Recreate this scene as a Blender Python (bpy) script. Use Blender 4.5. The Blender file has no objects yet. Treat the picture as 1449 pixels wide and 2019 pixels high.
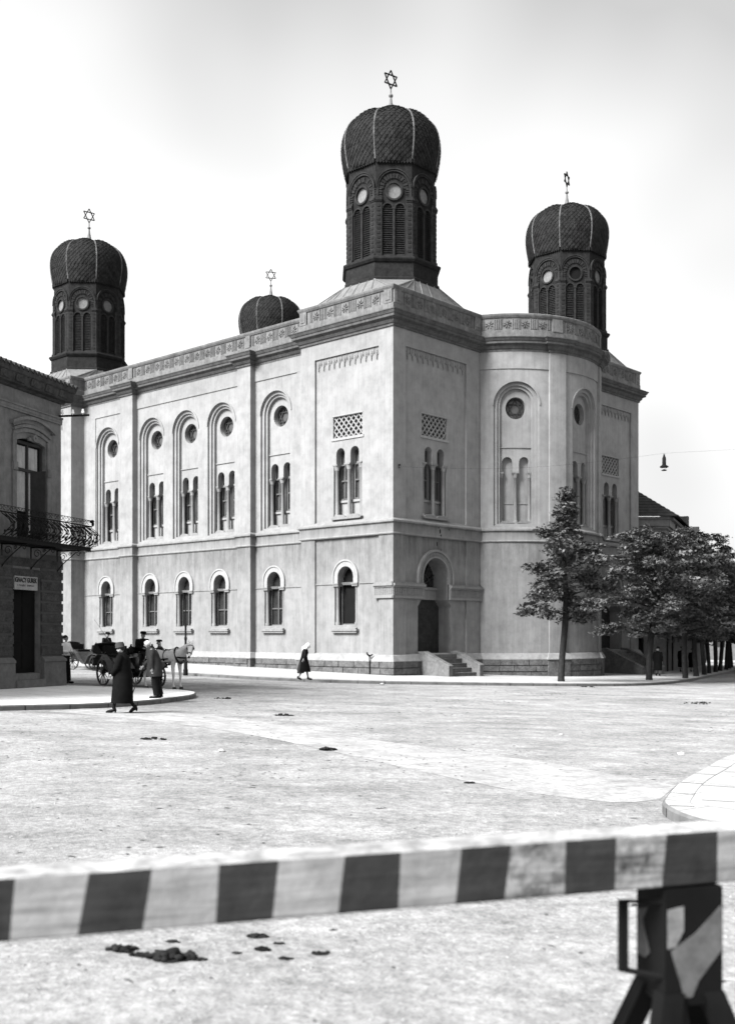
import bpy, bmesh, math, random
from math import sin, cos, pi, sqrt, radians, atan2
from mathutils import Vector, Matrix
from mathutils.geometry import tessellate_polygon
random.seed(7)
S = bpy.context.scene
COL = S.collection

# ------------------------------------------------------------------ camera
cd = bpy.data.cameras.new("camera"); cam = bpy.data.objects.new("camera", cd); COL.objects.link(cam)
cd.sensor_fit = 'HORIZONTAL'; cd.sensor_width = 36.0; cd.lens = 53.81
cd.shift_y = 0.166; cd.clip_end = 2000; cd.clip_start = 0.1
cam.location = (0, 0, 2.05); cam.rotation_euler = (radians(90), 0, 0)
cd.dof.use_dof = True; cd.dof.focus_distance = 22; cd.dof.aperture_fstop = 2.3
S.camera = cam
# ------------------------------------------------------------------ sky, sun, exposure
SUN = Vector((-0.76, -0.65, 0.84)).normalized()
w = bpy.data.worlds.new("World"); S.world = w; w.use_nodes = True
nt = w.node_tree; nt.nodes.clear()
sky = nt.nodes.new('ShaderNodeTexSky'); sky.sky_type = 'NISHITA'; sky.sun_disc = False
sky.sun_elevation = math.asin(SUN.z); sky.sun_rotation = atan2(SUN.x, SUN.y)
sky.air_density = 1.5; sky.dust_density = 4.0; sky.ozone_density = 1.0
bw = nt.nodes.new('ShaderNodeRGBToBW')
mx = nt.nodes.new('ShaderNodeMath'); mx.operation = 'MULTIPLY_ADD'; mx.inputs[1].default_value = 0.5; mx.inputs[2].default_value = 3.2
bg = nt.nodes.new('ShaderNodeBackground'); bg.inputs[1].default_value = 0.076
wo = nt.nodes.new('ShaderNodeOutputWorld')
nt.links.new(sky.outputs[0], bw.inputs[0]); nt.links.new(bw.outputs[0], mx.inputs[0])
wtc = nt.nodes.new('ShaderNodeTexCoord'); wn_ = nt.nodes.new('ShaderNodeTexNoise'); wn_.inputs['Scale'].default_value = 1.9; wn_.inputs['Detail'].default_value = 3; wn_.inputs['Roughness'].default_value = .45
wmp = nt.nodes.new('ShaderNodeMapping'); wmp.inputs['Location'].default_value = (2.6, 2.6, 2.6); nt.links.new(wtc.outputs['Generated'], wmp.inputs[0]); nt.links.new(wmp.outputs[0], wn_.inputs['Vector'])
wmr = nt.nodes.new('ShaderNodeMapRange'); nt.links.new(wn_.outputs[0], wmr.inputs[0])
for i_, q_ in enumerate((.36, .60, .66, 1.15)): wmr.inputs[i_ + 1].default_value = q_
wmu = nt.nodes.new('ShaderNodeMath'); wmu.operation = 'MULTIPLY'; nt.links.new(mx.outputs[0], wmu.inputs[0]); nt.links.new(wmr.outputs[0], wmu.inputs[1])
nt.links.new(wmu.outputs[0], bg.inputs[0]); nt.links.new(bg.outputs[0], wo.inputs[0])
sd = bpy.data.lights.new("sun", 'SUN'); sd.energy = 5.0; sd.angle = radians(26); sd.color = (1, 1, 1)
so = bpy.data.objects.new("sun", sd); COL.objects.link(so)
so.rotation_euler = SUN.to_track_quat('Z', 'Y').to_euler(); so.location = (-20, -15, 40)
S.view_settings.view_transform = 'Standard'; S.view_settings.look = 'None'
S.view_settings.exposure = 1.6; S.view_settings.gamma = 1.0; S.view_settings.use_curve_mapping = False

# ------------------------------------------------------------------ materials (all neutral grey: a black and white plate)
def gmat(name, base, var=.15, scale=1.2, rough=.9, bump=.0, bscale=30, streak=0, blot=0, grime=None, metal=0, spec=.06, speck=0, spscale=60, grain=0):
    m = bpy.data.materials.new(name); m.use_nodes = True; n = m.node_tree; N = n.nodes; L = n.links
    b = N['Principled BSDF']; b.inputs['Roughness'].default_value = rough; b.inputs['Metallic'].default_value = metal
    b.inputs['Specular IOR Level'].default_value = spec
    tc = N.new('ShaderNodeTexCoord')
    def noise(sc, det=5, vec=None, r=.6):
        t = N.new('ShaderNodeTexNoise'); t.inputs['Scale'].default_value = sc; t.inputs['Detail'].default_value = det; t.inputs['Roughness'].default_value = r
        L.new(vec or tc.outputs['Object'], t.inputs['Vector']); return t.outputs[0]
    def mr(src, a, b_, c, d):
        t = N.new('ShaderNodeMapRange'); L.new(src, t.inputs[0])
        for i, q in enumerate((a, b_, c, d)): t.inputs[i + 1].default_value = q
        return t.outputs[0]
    def ma(op, a, b_):
        t = N.new('ShaderNodeMath'); t.operation = op
        for i, q in enumerate((a, b_)):
            if isinstance(q, (int, float)): t.inputs[i].default_value = q
            else: L.new(q, t.inputs[i])
        return t.outputs[0]
    cur = mr(noise(scale, 6), .3, .7, base * (1 - var), base * (1 + var))
    if blot:
        cur = ma('MULTIPLY', cur, mr(noise(scale * 2.7 + .35, 8, r=.7), .42, .66, 1, 1 - blot))
    if speck:
        cur = ma('MULTIPLY', cur, mr(noise(spscale, 3), .3, .7, 1 - speck, 1 + speck))
    if streak:
        mp = N.new('ShaderNodeMapping'); mp.inputs['Scale'].default_value = (5, 5, .22); L.new(tc.outputs['Object'], mp.inputs[0])
        st = mr(noise(1.6, 6, mp.outputs[0]), .42, .72, 0, streak)
        cur = ma('MULTIPLY', cur, ma('SUBTRACT', 1, st))
    if grain:
        mg = N.new('ShaderNodeMapping'); mg.inputs['Scale'].default_value = (1.2, 26, 26); L.new(tc.outputs['Object'], mg.inputs[0])
        cur = ma('MULTIPLY', cur, mr(noise(1.3, 8, mg.outputs[0], .7), .40, .66, 1 + grain * .3, 1 - grain))
        cur = ma('MULTIPLY', cur, mr(noise(9, 9, r=.85), .60, .66, 1, 1 - grain))
    if grime:  # list of (z_low, z_high, amount): rain-washed dirt that runs down from a ledge at z_high
        sp = N.new('ShaderNodeSeparateXYZ'); L.new(tc.outputs['Object'], sp.inputs[0])
        mp = N.new('ShaderNodeMapping'); mp.inputs['Scale'].default_value = (2.4, 2.4, .4); L.new(tc.outputs['Object'], mp.inputs[0])
        sn = noise(1.1, 8, mp.outputs[0], .7)
        for z0, z1, amt in grime:
            a = mr(sp.outputs[2], z0, z1, 0, 1); bb = ma('LESS_THAN', sp.outputs[2], z1 + .01)
            k = ma('MULTIPLY', ma('MULTIPLY', a, bb), mr(sn, .35, .65, .1, amt))
            cur = ma('MULTIPLY', cur, ma('SUBTRACT', 1, k))
    cb = N.new('ShaderNodeCombineColor')
    for i in range(3): L.new(cur, cb.inputs[i])
    L.new(cb.outputs[0], b.inputs['Base Color'])
    if bump:
        bp = N.new('ShaderNodeBump'); bp.inputs['Strength'].default_value = bump; bp.inputs['Distance'].default_value = .03
        L.new(noise(bscale, 5), bp.inputs['Height']); L.new(bp.outputs[0], b.inputs['Normal'])
    return m
STUC = gmat('stucco', .195, .12, .5, .95, .15, 25, streak=.13, blot=.2, grime=[(4.9, 7.05, .42), (15.6, 17.4, .18), (-40, 7.05, .26)])
TRIM = gmat('stucco_trim', .165, .12, 1.0, .95, .15, 25, streak=.2, blot=.15, grime=[(7.1, 7.62, .5)])
CORN = gmat('cornice_stone', .075, .2, 1.5, .95, .2, 20, streak=.3, blot=.3)
PARA = gmat('parapet_stone', .125, .2, 1.6, .95, .2, 20, streak=.3, blot=.3)
PLIN = gmat('plinth_stone', .085, .35, 3.0, .95, .9, 9, blot=.35, speck=.2, spscale=25)
CAPS = gmat('plinth_cap', .19, .15, 1.5, .95, .2, 20, blot=.25)
DRUM = gmat('drum_brick', .015, .35, 3, .85, .4, 20, blot=.4)
DRUM2 = gmat('drum_trim', .021, .35, 3, .85, .3, 20, blot=.4)
TILE = gmat('dome_tile', .014, .5, 3.5, .75, .2, 20, blot=.45, speck=.35, spscale=3)
RIB = gmat('zinc_rib', .095, .5, 2.5, .6, .2, 20, blot=.6)
ZINC = gmat('zinc_sheet', .12, .15, 1.5, .55, .1, 10, blot=.25, streak=.2)
DISC = gmat('oculus_shutter', .13, .2, 3, .9, .1, 20, blot=.3)
LOUV = gmat('louvre_wood', .026, .4, 4, .9, blot=.4)
IRON = gmat('black_iron', .006, .2, 5, .6)
GLASS = gmat('window_glass', .02, .4, 1.5, .12, spec=.5)
GLAS3 = gmat('curtained_glass', .035, .6, 2.2, .25, spec=.5, streak=.5)
GLAS2 = gmat('dusty_glass', .05, .4, 1.2, .3, spec=.4)
FRAM = gmat('window_frame_paint', .075, .2, 5, .8)
FRAMD = gmat('dark_frame', .03, .2, 5, .8)
LATT = gmat('lattice_plaster', .20, .12, 4, .9)
BLACK = gmat('dark_interior', .006, .2, 2, .9)
SHUT = gmat('metal_shutter', .03, .3, 3, .6, blot=.3)
STEP = gmat('step_stone', .11, .25, 2.5, .95, .3, 20, blot=.3)
ROAD = None
PAVL = gmat('shade_lifted_pavement', .68, .08, .8, .95, .1, 12, blot=.10, speck=.05, spscale=12)  # pavement stone made lighter in colour to offset the corner house's shade
PAVE = gmat('pavement_stone', .30, .08, .8, .95, .1, 12, blot=.10, speck=.05, spscale=12)
KERB = gmat('kerb_stone', .11, .2, 1.5, .95, .3, 20, blot=.25)
BARK = gmat('bark', .02, .35, 6, .95, .8, 30, streak=.4)
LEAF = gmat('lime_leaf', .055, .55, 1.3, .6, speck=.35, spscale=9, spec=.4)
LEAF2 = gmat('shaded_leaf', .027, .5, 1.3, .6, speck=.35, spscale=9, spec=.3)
HOUSE = gmat('house_plaster', .13, .18, 1.2, .95, .2, 20, blot=.3, streak=.2)
RUST = gmat('rusticated_block', .045, .35, 4, .95, 1.0, 14, blot=.3, speck=.25, spscale=22)
RUSJ = gmat('block_joint', .055, .15, 3, .95)
HPLI = gmat('house_plinth', .10, .18, 1.5, .95, .2, 20, blot=.25)
HCOR = gmat('house_cornice', .042, .3, 2.5, .9, .2, 12, blot=.45)
CURT = gmat('curtain', .28, .2, 3, .95, streak=.3)
SIGNM = gmat('sign_board', .22, .15, 4, .8, blot=.2)
INK = gmat('sign_ink', .02, .2, 5, .8)
PORC = gmat('porcelain', .8, .03, 5, .3, spec=.6)
CLOTHK = gmat('black_cloth', .004, .3, 6, .95, spec=.05)
CLOTHG = gmat('grey_cloth', .026, .3, 6, .95, spec=.05)
CLOTHD = gmat('dark_cloth', .009, .3, 6, .95, spec=.05)
LINEN = gmat('white_linen', .6, .08, 6, .9)
SKIN = gmat('skin', .2, .08, 6, .7)
HAIRD = gmat('dark_hair', .02, .2, 9, .7)
HAIRW = gmat('white_hair', .5, .15, 9, .8)
FELT = gmat('felt_hat', .035, .2, 6, .95)
HORSE = gmat('grey_horse_coat', .45, .12, 5, .8, blot=.15)
HOOF = gmat('hoof', .03, .2, 6, .6)
LEATH = gmat('harness_leather', .006, .2, 6, .5)
WOODD = gmat('carriage_lacquer', .008, .3, 3, .35, spec=.5)
WOODG = gmat('mudguard_paint', .05, .2, 3, .5)
HOODM = gmat('hood_leather', .008, .3, 3, .6)
DUNG = gmat('dung', .014, .5, 12, .95, .8, 30)
STONE = gmat('loose_stone', .30, .3, 9, .95)
ROOFT = gmat('roof_tile', .035, .35, 2.5, .9, .3, 15, blot=.3)
BHOU = gmat('rear_plaster', .12, .15, 1, .95, .1, 20, blot=.25)
BARW = gmat('white_paint', .21, .12, 2.2, .7, .15, 20, blot=.3, grain=.45)
BARD = gmat('dark_paint', .026, .25, 2.2, .65, .15, 20, blot=.3, grain=.35)
BART = gmat('worn_sunlit_top', .30, .25, 3.5, .7, blot=.6)  # mottled beam top; the sun's glare over the stripes is put into its colour
BARP = gmat('peeling_white_paint', .20, .3, 4.5, .7, .2, 20, blot=.85, grain=.7)
POST = gmat('post_paint', .004, .4, 3, .7)
POSW = gmat('post_white', .075, .35, 3, .8, blot=.5)

def road_material():
    m = bpy.data.materials.new('macadam'); m.use_nodes = True; n = m.node_tree; N = n.nodes; L = n.links
    b = N['Principled BSDF']; b.inputs['Roughness'].default_value = .95; b.inputs['Specular IOR Level'].default_value = .0
    tc = N.new('ShaderNodeTexCoord')
    def noise(sc, det, r=.6, vec=None):
        t = N.new('ShaderNodeTexNoise'); t.inputs['Scale'].default_value = sc; t.inputs['Detail'].default_value = det; t.inputs['Roughness'].default_value = r
        L.new(vec or tc.outputs['Object'], t.inputs['Vector']); return t.outputs[0]
    def mr(src, a, b_, c, d):
        t = N.new('ShaderNodeMapRange'); L.new(src, t.inputs[0])
        for i, q in enumerate((a, b_, c, d)): t.inputs[i + 1].default_value = q
        return t.outputs[0]
    def mul(a, c):
        t = N.new('ShaderNodeMath'); t.operation = 'MULTIPLY'; L.new(a, t.inputs[0]); L.new(c, t.inputs[1]); return t.outputs[0]
    big = mr(noise(.16, 6, .62), .32, .68, .235, .32)
    mid = mr(noise(.75, 8, .75), .38, .66, 1.08, .70)
    fine = mr(noise(8, 8, .85), .38, .68, 1.2, .48)
    grit = mr(noise(38, 4, .7), .3, .7, 1.2, .72)
    vo = N.new('ShaderNodeTexVoronoi'); vo.inputs['Scale'].default_value = 14; L.new(tc.outputs['Object'], vo.inputs['Vector'])
    cob = mr(vo.outputs['Distance'], .05, .55, 1.05, .90)
    mt = N.new('ShaderNodeMapping'); mt.inputs['Rotation'].default_value = (0, 0, radians(24)); mt.inputs['Scale'].default_value = (.10, 1.5, 1); L.new(tc.outputs['Object'], mt.inputs[0])
    track = mr(noise(1.0, 5, .6, mt.outputs[0]), .40, .64, 1.03, .90)
    worn = mr(noise(.33, 7, .7), .44, .62, 1.06, .82)
    spots = mr(noise(2.6, 9, .85), .58, .70, 1, .42)
    cur = mul(mul(mul(mul(mul(mul(mul(big, mid), fine), grit), cob), spots), track), worn)
    cb = N.new('ShaderNodeCombineColor')
    for i in range(3): L.new(cur, cb.inputs[i])
    L.new(cb.outputs[0], b.inputs['Base Color'])
    bp = N.new('ShaderNodeBump'); bp.inputs['Strength'].default_value = .7; bp.inputs['Distance'].default_value = .03
    L.new(noise(22, 6, .7), bp.inputs['Height']); L.new(bp.outputs[0], b.inputs['Normal'])
    return m
ROAD = road_material()

def sett_material(m=None, bwid=.75, brow=.42, c2=.90, mor=.80, ms=.02):
    m = m or gmat('sett_paving', .275, .14, .9, .95, .3, 20, blot=.3, speck=.2, spscale=14)
    N = m.node_tree.nodes; L = m.node_tree.links; b = N['Principled BSDF']
    src = b.inputs['Base Color'].links[0].from_socket
    tc = [q for q in N if q.type == 'TEX_COORD'][0]
    mp = N.new('ShaderNodeMapping'); mp.inputs['Rotation'].default_value = (0, 0, radians(47)); L.new(tc.outputs['Object'], mp.inputs[0])
    br = N.new('ShaderNodeTexBrick'); br.inputs['Scale'].default_value = 1; br.inputs['Mortar Size'].default_value = ms
    br.inputs['Brick Width'].default_value = bwid; br.inputs['Row Height'].default_value = brow
    br.inputs['Color1'].default_value = (1, 1, 1, 1); br.inputs['Color2'].default_value = (c2, c2, c2, 1); br.inputs['Mortar'].default_value = (mor, mor, mor, 1)
    L.new(mp.outputs[0], br.inputs['Vector'])
    mu = N.new('ShaderNodeMix'); mu.data_type = 'RGBA'; mu.blend_type = 'MULTIPLY'; mu.inputs[0].default_value = 1
    L.new(src, mu.inputs[6]); L.new(br.outputs[0], mu.inputs[7]); L.new(mu.outputs[2], b.inputs['Base Color'])
    return m
SETT = sett_material()
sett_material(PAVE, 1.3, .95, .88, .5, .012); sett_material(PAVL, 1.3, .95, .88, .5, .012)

# ------------------------------------------------------------------ helpers
def ident(s, d, z): return (s, d, z)
def arc(c, z, r, a0, a1, n):
    return [(c + r * cos(a0 + (a1 - a0) * i / n), z + r * sin(a0 + (a1 - a0) * i / n)) for i in range(n + 1)]
class MB:
    def __init__(self): self.v = []; self.f = []; self.mi = []
    def add(self, vs, fs, m=0):
        o = len(self.v); self.v += [tuple(p) for p in vs]
        for q in fs: self.f.append(tuple(i + o for i in q)); self.mi.append(m)
    def box(self, M, s0, s1, d0, d1, z0, z1, ns=1, m=0):
        vs = []; fs = []
        for i in range(ns + 1):
            s = s0 + (s1 - s0) * i / ns
            vs += [M(s, d0, z0), M(s, d1, z0), M(s, d1, z1), M(s, d0, z1)]
        for i in range(ns):
            a = i * 4
            for k in range(4): fs.append((a + k, a + (k + 1) % 4, a + 4 + (k + 1) % 4, a + 4 + k))
        fs += [(0, 3, 2, 1), (ns * 4, ns * 4 + 1, ns * 4 + 2, ns * 4 + 3)]
        self.add(vs, fs, m)
    def bar(self, M, p, q, wd, d0, d1, m=0):   # flat bar in the facade plane from p=(s,z) to q
        dx, dz = q[0] - p[0], q[1] - p[1]; l = sqrt(dx * dx + dz * dz) or 1; nx, nz = -dz / l * wd / 2, dx / l * wd / 2
        c = [(p[0] + nx, p[1] + nz), (p[0] - nx, p[1] - nz), (q[0] - nx, q[1] - nz), (q[0] + nx, q[1] + nz)]
        self.prism(M, c, d0, d1, m)
    def prism(self, M, poly, d0, d1, m=0):
        n = len(poly); vs = [M(s, d0, z) for s, z in poly] + [M(s, d1, z) for s, z in poly]
        fs = [tuple(range(n)), tuple(range(2 * n - 1, n - 1, -1))] + [(i, (i + 1) % n, n + (i + 1) % n, n + i) for i in range(n)]
        self.add(vs, fs, m)
    def ring(self, M, c, z, r0, r1, d0, d1, a0=0, a1=pi, n=20, m=0):
        vs = []; fs = []; full = abs(a1 - a0 - 2 * pi) < 1e-6
        for i in range(n + 1):
            a = a0 + (a1 - a0) * i / n; ca, sa = cos(a), sin(a)
            vs += [M(c + r0 * ca, d0, z + r0 * sa), M(c + r1 * ca, d0, z + r1 * sa), M(c + r1 * ca, d1, z + r1 * sa), M(c + r0 * ca, d1, z + r0 * sa)]
        for i in range(n):
            a = i * 4
            for k in range(4): fs.append((a + k, a + (k + 1) % 4, a + 4 + (k + 1) % 4, a + 4 + k))
        if not full: fs += [(0, 3, 2, 1), (n * 4, n * 4 + 1, n * 4 + 2, n * 4 + 3)]
        self.add(vs, fs, m)
    def disc(self, M, c, z, r, d, n=24, m=0):
        self.add([M(c + r * cos(2 * pi * i / n), d, z + r * sin(2 * pi * i / n)) for i in range(n)], [tuple(range(n))], m)
    def lathe(self, c, prof, n=12, m=0, cap=True):   # prof: (radius, z)
        vs = []; fs = []
        for r, z in prof:
            for i in range(n): vs.append((c[0] + r * cos(2 * pi * i / n), c[1] + r * sin(2 * pi * i / n), c[2] + z))
        for j in range(len(prof) - 1):
            for i in range(n): fs.append((j * n + i, j * n + (i + 1) % n, (j + 1) * n + (i + 1) % n, (j + 1) * n + i))
        if cap: fs += [tuple(range(n))[::-1], tuple((len(prof) - 1) * n + i for i in range(n))]
        self.add(vs, fs, m)
    def mlathe(self, M, s, d, prof, n=10, m=0):
        a = MB(); a.lathe((s, d, 0), prof, n)
        self.add([M(*p) for p in a.v], a.f, m)
    def loft(self, rings, n=14, m=0, cap=True):   # rings: (cx,cy,z,rx,ry)
        vs = []; fs = []
        for cx, cy, z, rx, ry in rings:
            for i in range(n): vs.append((cx + rx * cos(2 * pi * i / n), cy + ry * sin(2 * pi * i / n), z))
        for j in range(len(rings) - 1):
            for i in range(n): fs.append((j * n + i, j * n + (i + 1) % n, (j + 1) * n + (i + 1) % n, (j + 1) * n + i))
        if cap: fs += [tuple(range(n))[::-1], tuple((len(rings) - 1) * n + i for i in range(n))]
        self.add(vs, fs, m)
    def tube(self, pts, rs, n=8, m=0, cap=True):
        pts = [Vector(p) for p in pts]
        if isinstance(rs, (int, float)): rs = [rs] * len(pts)
        vs = []; fs = []; ref = None
        for i, p in enumerate(pts):
            t = (pts[min(i + 1, len(pts) - 1)] - pts[max(i - 1, 0)])
            if t.length < 1e-9: t = Vector((0, 0, 1))
            t.normalize()
            if ref is None: ref = Vector((0, 0, 1)) if abs(t.z) < .9 else Vector((1, 0, 0))
            a = (ref - t * ref.dot(t))
            if a.length < 1e-6: a = t.orthogonal()
            a.normalize(); b = t.cross(a); ref = a
            for k in range(n):
                an = 2 * pi * k / n; vs.append(p + (a * cos(an) + b * sin(an)) * rs[i])
        for j in range(len(pts) - 1):
            for k in range(n): fs.append((j * n + k, j * n + (k + 1) % n, (j + 1) * n + (k + 1) % n, (j + 1) * n + k))
        if cap: fs += [tuple(range(n))[::-1], tuple((len(pts) - 1) * n + k for k in range(n))]
        self.add(vs, fs, m)
    def blob(self, c, r, seed=0, sub=2, amp=.25, m=0):
        bm = bmesh.new(); bmesh.ops.create_icosphere(bm, subdivisions=sub, radius=1)
        rd = random.Random(seed); off = Vector((rd.random() * 9, rd.random() * 9, rd.random() * 9))
        from mathutils import noise
        vs = [Vector(v.co) * (1 + amp * noise.noise(v.co * 1.7 + off) * 1.6) for v in bm.verts]
        fs = [tuple(v.index for v in f.verts) for f in bm.faces]; bm.free()
        self.add([(c[0] + v.x * r[0], c[1] + v.y * r[1], c[2] + v.z * r[2]) for v in vs], fs, m)
    def sheet(self, M, outline, holes, d, cut=None, m=0):
        """flat wall with real openings; holes = [(polygon, reveal depth), ...]"""
        loops = [outline] + [h[0] for h in holes]
        flat = [p for lp in loops for p in lp]
        tris = tessellate_polygon([[Vector((p[0], p[1], 0)) for p in lp] for lp in loops])
        bm = bmesh.new(); bv = [bm.verts.new((p[0], d, p[1])) for p in flat]
        for t in tris:
            try: bm.faces.new([bv[i] for i in t])
            except ValueError: pass
        off = len(outline)
        for lp, e in holes:
            if e:
                k = len(lp); bk = [bm.verts.new((p[0], d - e, p[1])) for p in lp]
                for i in range(k): bm.faces.new([bv[off + i], bv[off + (i + 1) % k], bk[(i + 1) % k], bk[i]])
            off += len(lp)
        if cut:
            x = cut[0]
            while x < cut[1]:
                bmesh.ops.bisect_plane(bm, geom=bm.verts[:] + bm.edges[:] + bm.faces[:], plane_co=(x, 0, 0), plane_no=(1, 0, 0)); x += cut[2]
        bm.verts.index_update()
        self.add([M(*v.co) for v in bm.verts], [tuple(v.index for v in f.verts) for f in bm.faces], m); bm.free()
    def build(self, name, mats, parent=None, smooth=None, label=None):
        me = bpy.data.meshes.new(name); me.from_pydata(self.v, [], self.f); me.update()
        if not isinstance(mats, (list, tuple)): mats = [mats]
        for q in mats: me.materials.append(q)
        if len(mats) > 1: me.polygons.foreach_set('material_index', self.mi)
        bm = bmesh.new(); bm.from_mesh(me); bmesh.ops.recalc_face_normals(bm, faces=bm.faces[:]); bm.to_mesh(me); bm.free()
        if smooth:
            me.polygons.foreach_set('use_smooth', [True] * len(me.polygons))
            try: me.set_sharp_from_angle(angle=radians(smooth))
            except Exception: pass
        o = bpy.data.objects.new(name, me); COL.objects.link(o)
        if parent: o.parent = parent
        if label: o['label'] = label
        return o
def empty(name, loc=(0, 0, 0), rz=0):
    o = bpy.data.objects.new(name, None); COL.objects.link(o); o.location = loc; o.rotation_euler = (0, 0, rz); o.empty_display_size = .3
    return o
def tag(o, label, cat, group=None):
    o['label'] = label; o['category'] = cat
    if group: o['group'] = group
    return o
def structure(o): o['kind'] = 'structure'; return o
def kids(o): return [c for c in bpy.data.objects if c.parent == o]
def copy_tree(o, parent=None, ch=None):
    if ch is None:
        ch = {}
        for c in bpy.data.objects:
            if c.parent: ch.setdefault(c.parent.name, []).append(c)
    n = o.copy(); COL.objects.link(n); n.parent = parent
    for c in ch.get(o.name, []): copy_tree(c, n, ch)
    return n

# ground: the streets fall gently to the right
def gz(x, y): return -.13 - .0252 * (x - 1.26) - .0036 * (y - 54.15)
AR = radians(47.635); DR = Vector((cos(AR), sin(AR))); DL = Vector((-sin(AR), cos(AR))); CX, CY = 1.2625, 54.15
def uv(u, v): return (CX + u * DL.x + v * DR.x, CY + u * DL.y + v * DR.y)

# ------------------------------------------------------------------ ground sheets
def ground_poly(name, pts, h, mat, kerb=None, kmat=None, side=True):
    mb = MB(); n = len(pts)
    tris = tessellate_polygon([[Vector((p[0], p[1], 0)) for p in pts]])
    mb.add([(p[0], p[1], gz(*p) + h) for p in pts], tris, 0)
    o = mb.build(name, mat); structure(o); return o
g = MB(); X0, X1, Y0, Y1 = -220, 240, -40, 420
g.add([(x, y, gz(x, y)) for x, y in ((X0, Y0), (X1, Y0), (X1, Y1), (X0, Y1))], [(0, 1, 2, 3)])
structure(g.build('road', ROAD))
def smooth_line(pts, k=6):
    out = []
    P = [pts[0]] + list(pts) + [pts[-1]]
    for i in range(1, len(P) - 2):
        p0, p1, p2, p3 = P[i - 1], P[i], P[i + 1], P[i + 2]
        for j in range(k):
            t = j / k
            out.append(tuple(.5 * ((2 * p1[a]) + (-p0[a] + p2[a]) * t + (2 * p0[a] - 5 * p1[a] + 4 * p2[a] - p3[a]) * t * t + (-p0[a] + 3 * p1[a] - 3 * p2[a] + p3[a]) * t ** 3) for a in (0, 1)))
    out.append(tuple(pts[-1])); return out
def pavement(name, edge, back, h=.13, kw=.28, flip=False, PAVE=PAVE):
    """edge: kerb line; back: rest of the outline. The kerb is one row of stones, set 4 mm proud of the paving."""
    ground_poly(name, edge + back, h, PAVE)
    mb = MB(); n = len(edge); sgn = -1 if flip else 1
    inn = []
    for i, p in enumerate(edge):
        a = Vector(edge[max(i - 1, 0)]); b = Vector(edge[min(i + 1, n - 1)]); t = (b - a).normalized(); nn = Vector((-t.y, t.x)) * sgn
        inn.append((p[0] + nn.x * kw, p[1] + nn.y * kw))
    out = [(p[0] - (inn[i][0] - p[0]) * .12, p[1] - (inn[i][1] - p[1]) * .12) for i, p in enumerate(edge)]
    for i in range(n - 1):
        vs = []
        for q, hh in ((edge[i], h + .006), (inn[i], h + .006), (inn[i + 1], h + .006), (edge[i + 1], h + .006), (out[i], h - .025), (out[i + 1], h - .025), (out[i], -.05), (out[i + 1], -.05)):
            vs.append((q[0], q[1], gz(*q) + hh))
        mb.add(vs, [(0, 1, 2, 3)], 0); mb.add(vs, [(0, 3, 5, 4), (4, 5, 7, 6)], 1)
    acc = 0
    for i in range(n - 1):
        a_, b_ = Vector(edge[i]), Vector(edge[i + 1]); ln = (b_ - a_).length; pos = -acc
        while True:
            pos += 1.15
            if pos >= ln: acc = ln - (pos - 1.15); break
            f = max(0, pos / ln); t = (b_ - a_).normalized() * .012; e_ = a_.lerp(b_, f); w_ = Vector(inn[i]).lerp(Vector(inn[i + 1]), f); o_ = Vector(out[i]).lerp(Vector(out[i + 1]), f)
            if e_.y > 70 or e_.length < 2: continue
            q = [(e_ - t, h + .009), (e_ + t, h + .009), (w_ + t, h + .009), (w_ - t, h + .009)]; mb.add([(c_.x, c_.y, gz(c_.x, c_.y) + z_) for c_, z_ in q], [(0, 1, 2, 3)], 2)
            e2 = o_ - (w_ - o_) * .012
            q = [(e2 - t, h - .02), (e2 + t, h - .02), (e2 + t, .0), (e2 - t, .0)]; mb.add([(c_.x, c_.y, gz(c_.x, c_.y) + z_) for c_, z_ in q], [(0, 1, 2, 3)], 2)
    structure(mb.build(name.replace('pavement', 'kerb'), [PAVE, KERB, BARK]))
E1 = smooth_line([uv(75, -9.2), uv(40, -9.0), uv(15, -9.0), (-9.46, 51.6), (-8.06, 50.4), (-5.74, 48.6), (-3.4, 47.2), (-.53, 46.7), (1.65, 46.95), (6.24, 48.3), (10.1, 50.0), (13.58, 52.95), (17.1, 59.2), (21.93, 70.3), (28.9, 86.4), (37, 105), (50, 135), (75, 200)])
pavement('pavement_by_synagogue', E1, [(60, 230), (-20, 230), uv(75, 5)])
E2 = smooth_line([(-24, 13), (-14, 21.6), (-8.71, 26.04), (-6.9, 27.7), (-5.9, 29.6), (-5.42, 31.5), (-5.25, 33.1), (-5.55, 34.6), (-6.6, 35.6), (-8.2, 36.0), (-10.4, 36.5), (-12, 38.5), (-20, 46)])
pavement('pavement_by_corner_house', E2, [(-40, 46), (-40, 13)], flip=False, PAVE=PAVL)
E3 = smooth_line([(30, 4.5), (14, 7.6), (6.5, 9.7), (4.5, 10.5), (3.6, 11.4), (3.42, 12.5), (3.72, 13.5), (4.25, 14.8), (5.0, 16.3), (6.4, 18.9), (9.5, 23), (16, 30)][::-1])
pavement('pavement_on_right', E3, [(30, 4.4), (40, 30)][:1] + [(45, 30)], flip=False)
pm = MB()   # joint lines of the right-hand slabs
for a, b in (((3.95, 13.0), (6.4, 12.4)), ((4.35, 14.4), (7.2, 13.4)), ((5.2, 16.0), (9, 14.6)), ((5.0, 12.2), (5.6, 15.9)), ((6.5, 11.9), (7.8, 17))):
    t = (Vector(b) - Vector(a)).normalized(); nn = Vector((-t.y, t.x)) * .012
    q = [(a[0] + nn.x, a[1] + nn.y), (a[0] - nn.x, a[1] - nn.y), (b[0] - nn.x, b[1] - nn.y), (b[0] + nn.x, b[1] + nn.y)]
    pm.add([(x, y, gz(x, y) + .134) for x, y in q], [(0, 1, 2, 3)])
structure(pm.build('pavement_joint_lines', KERB))
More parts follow.
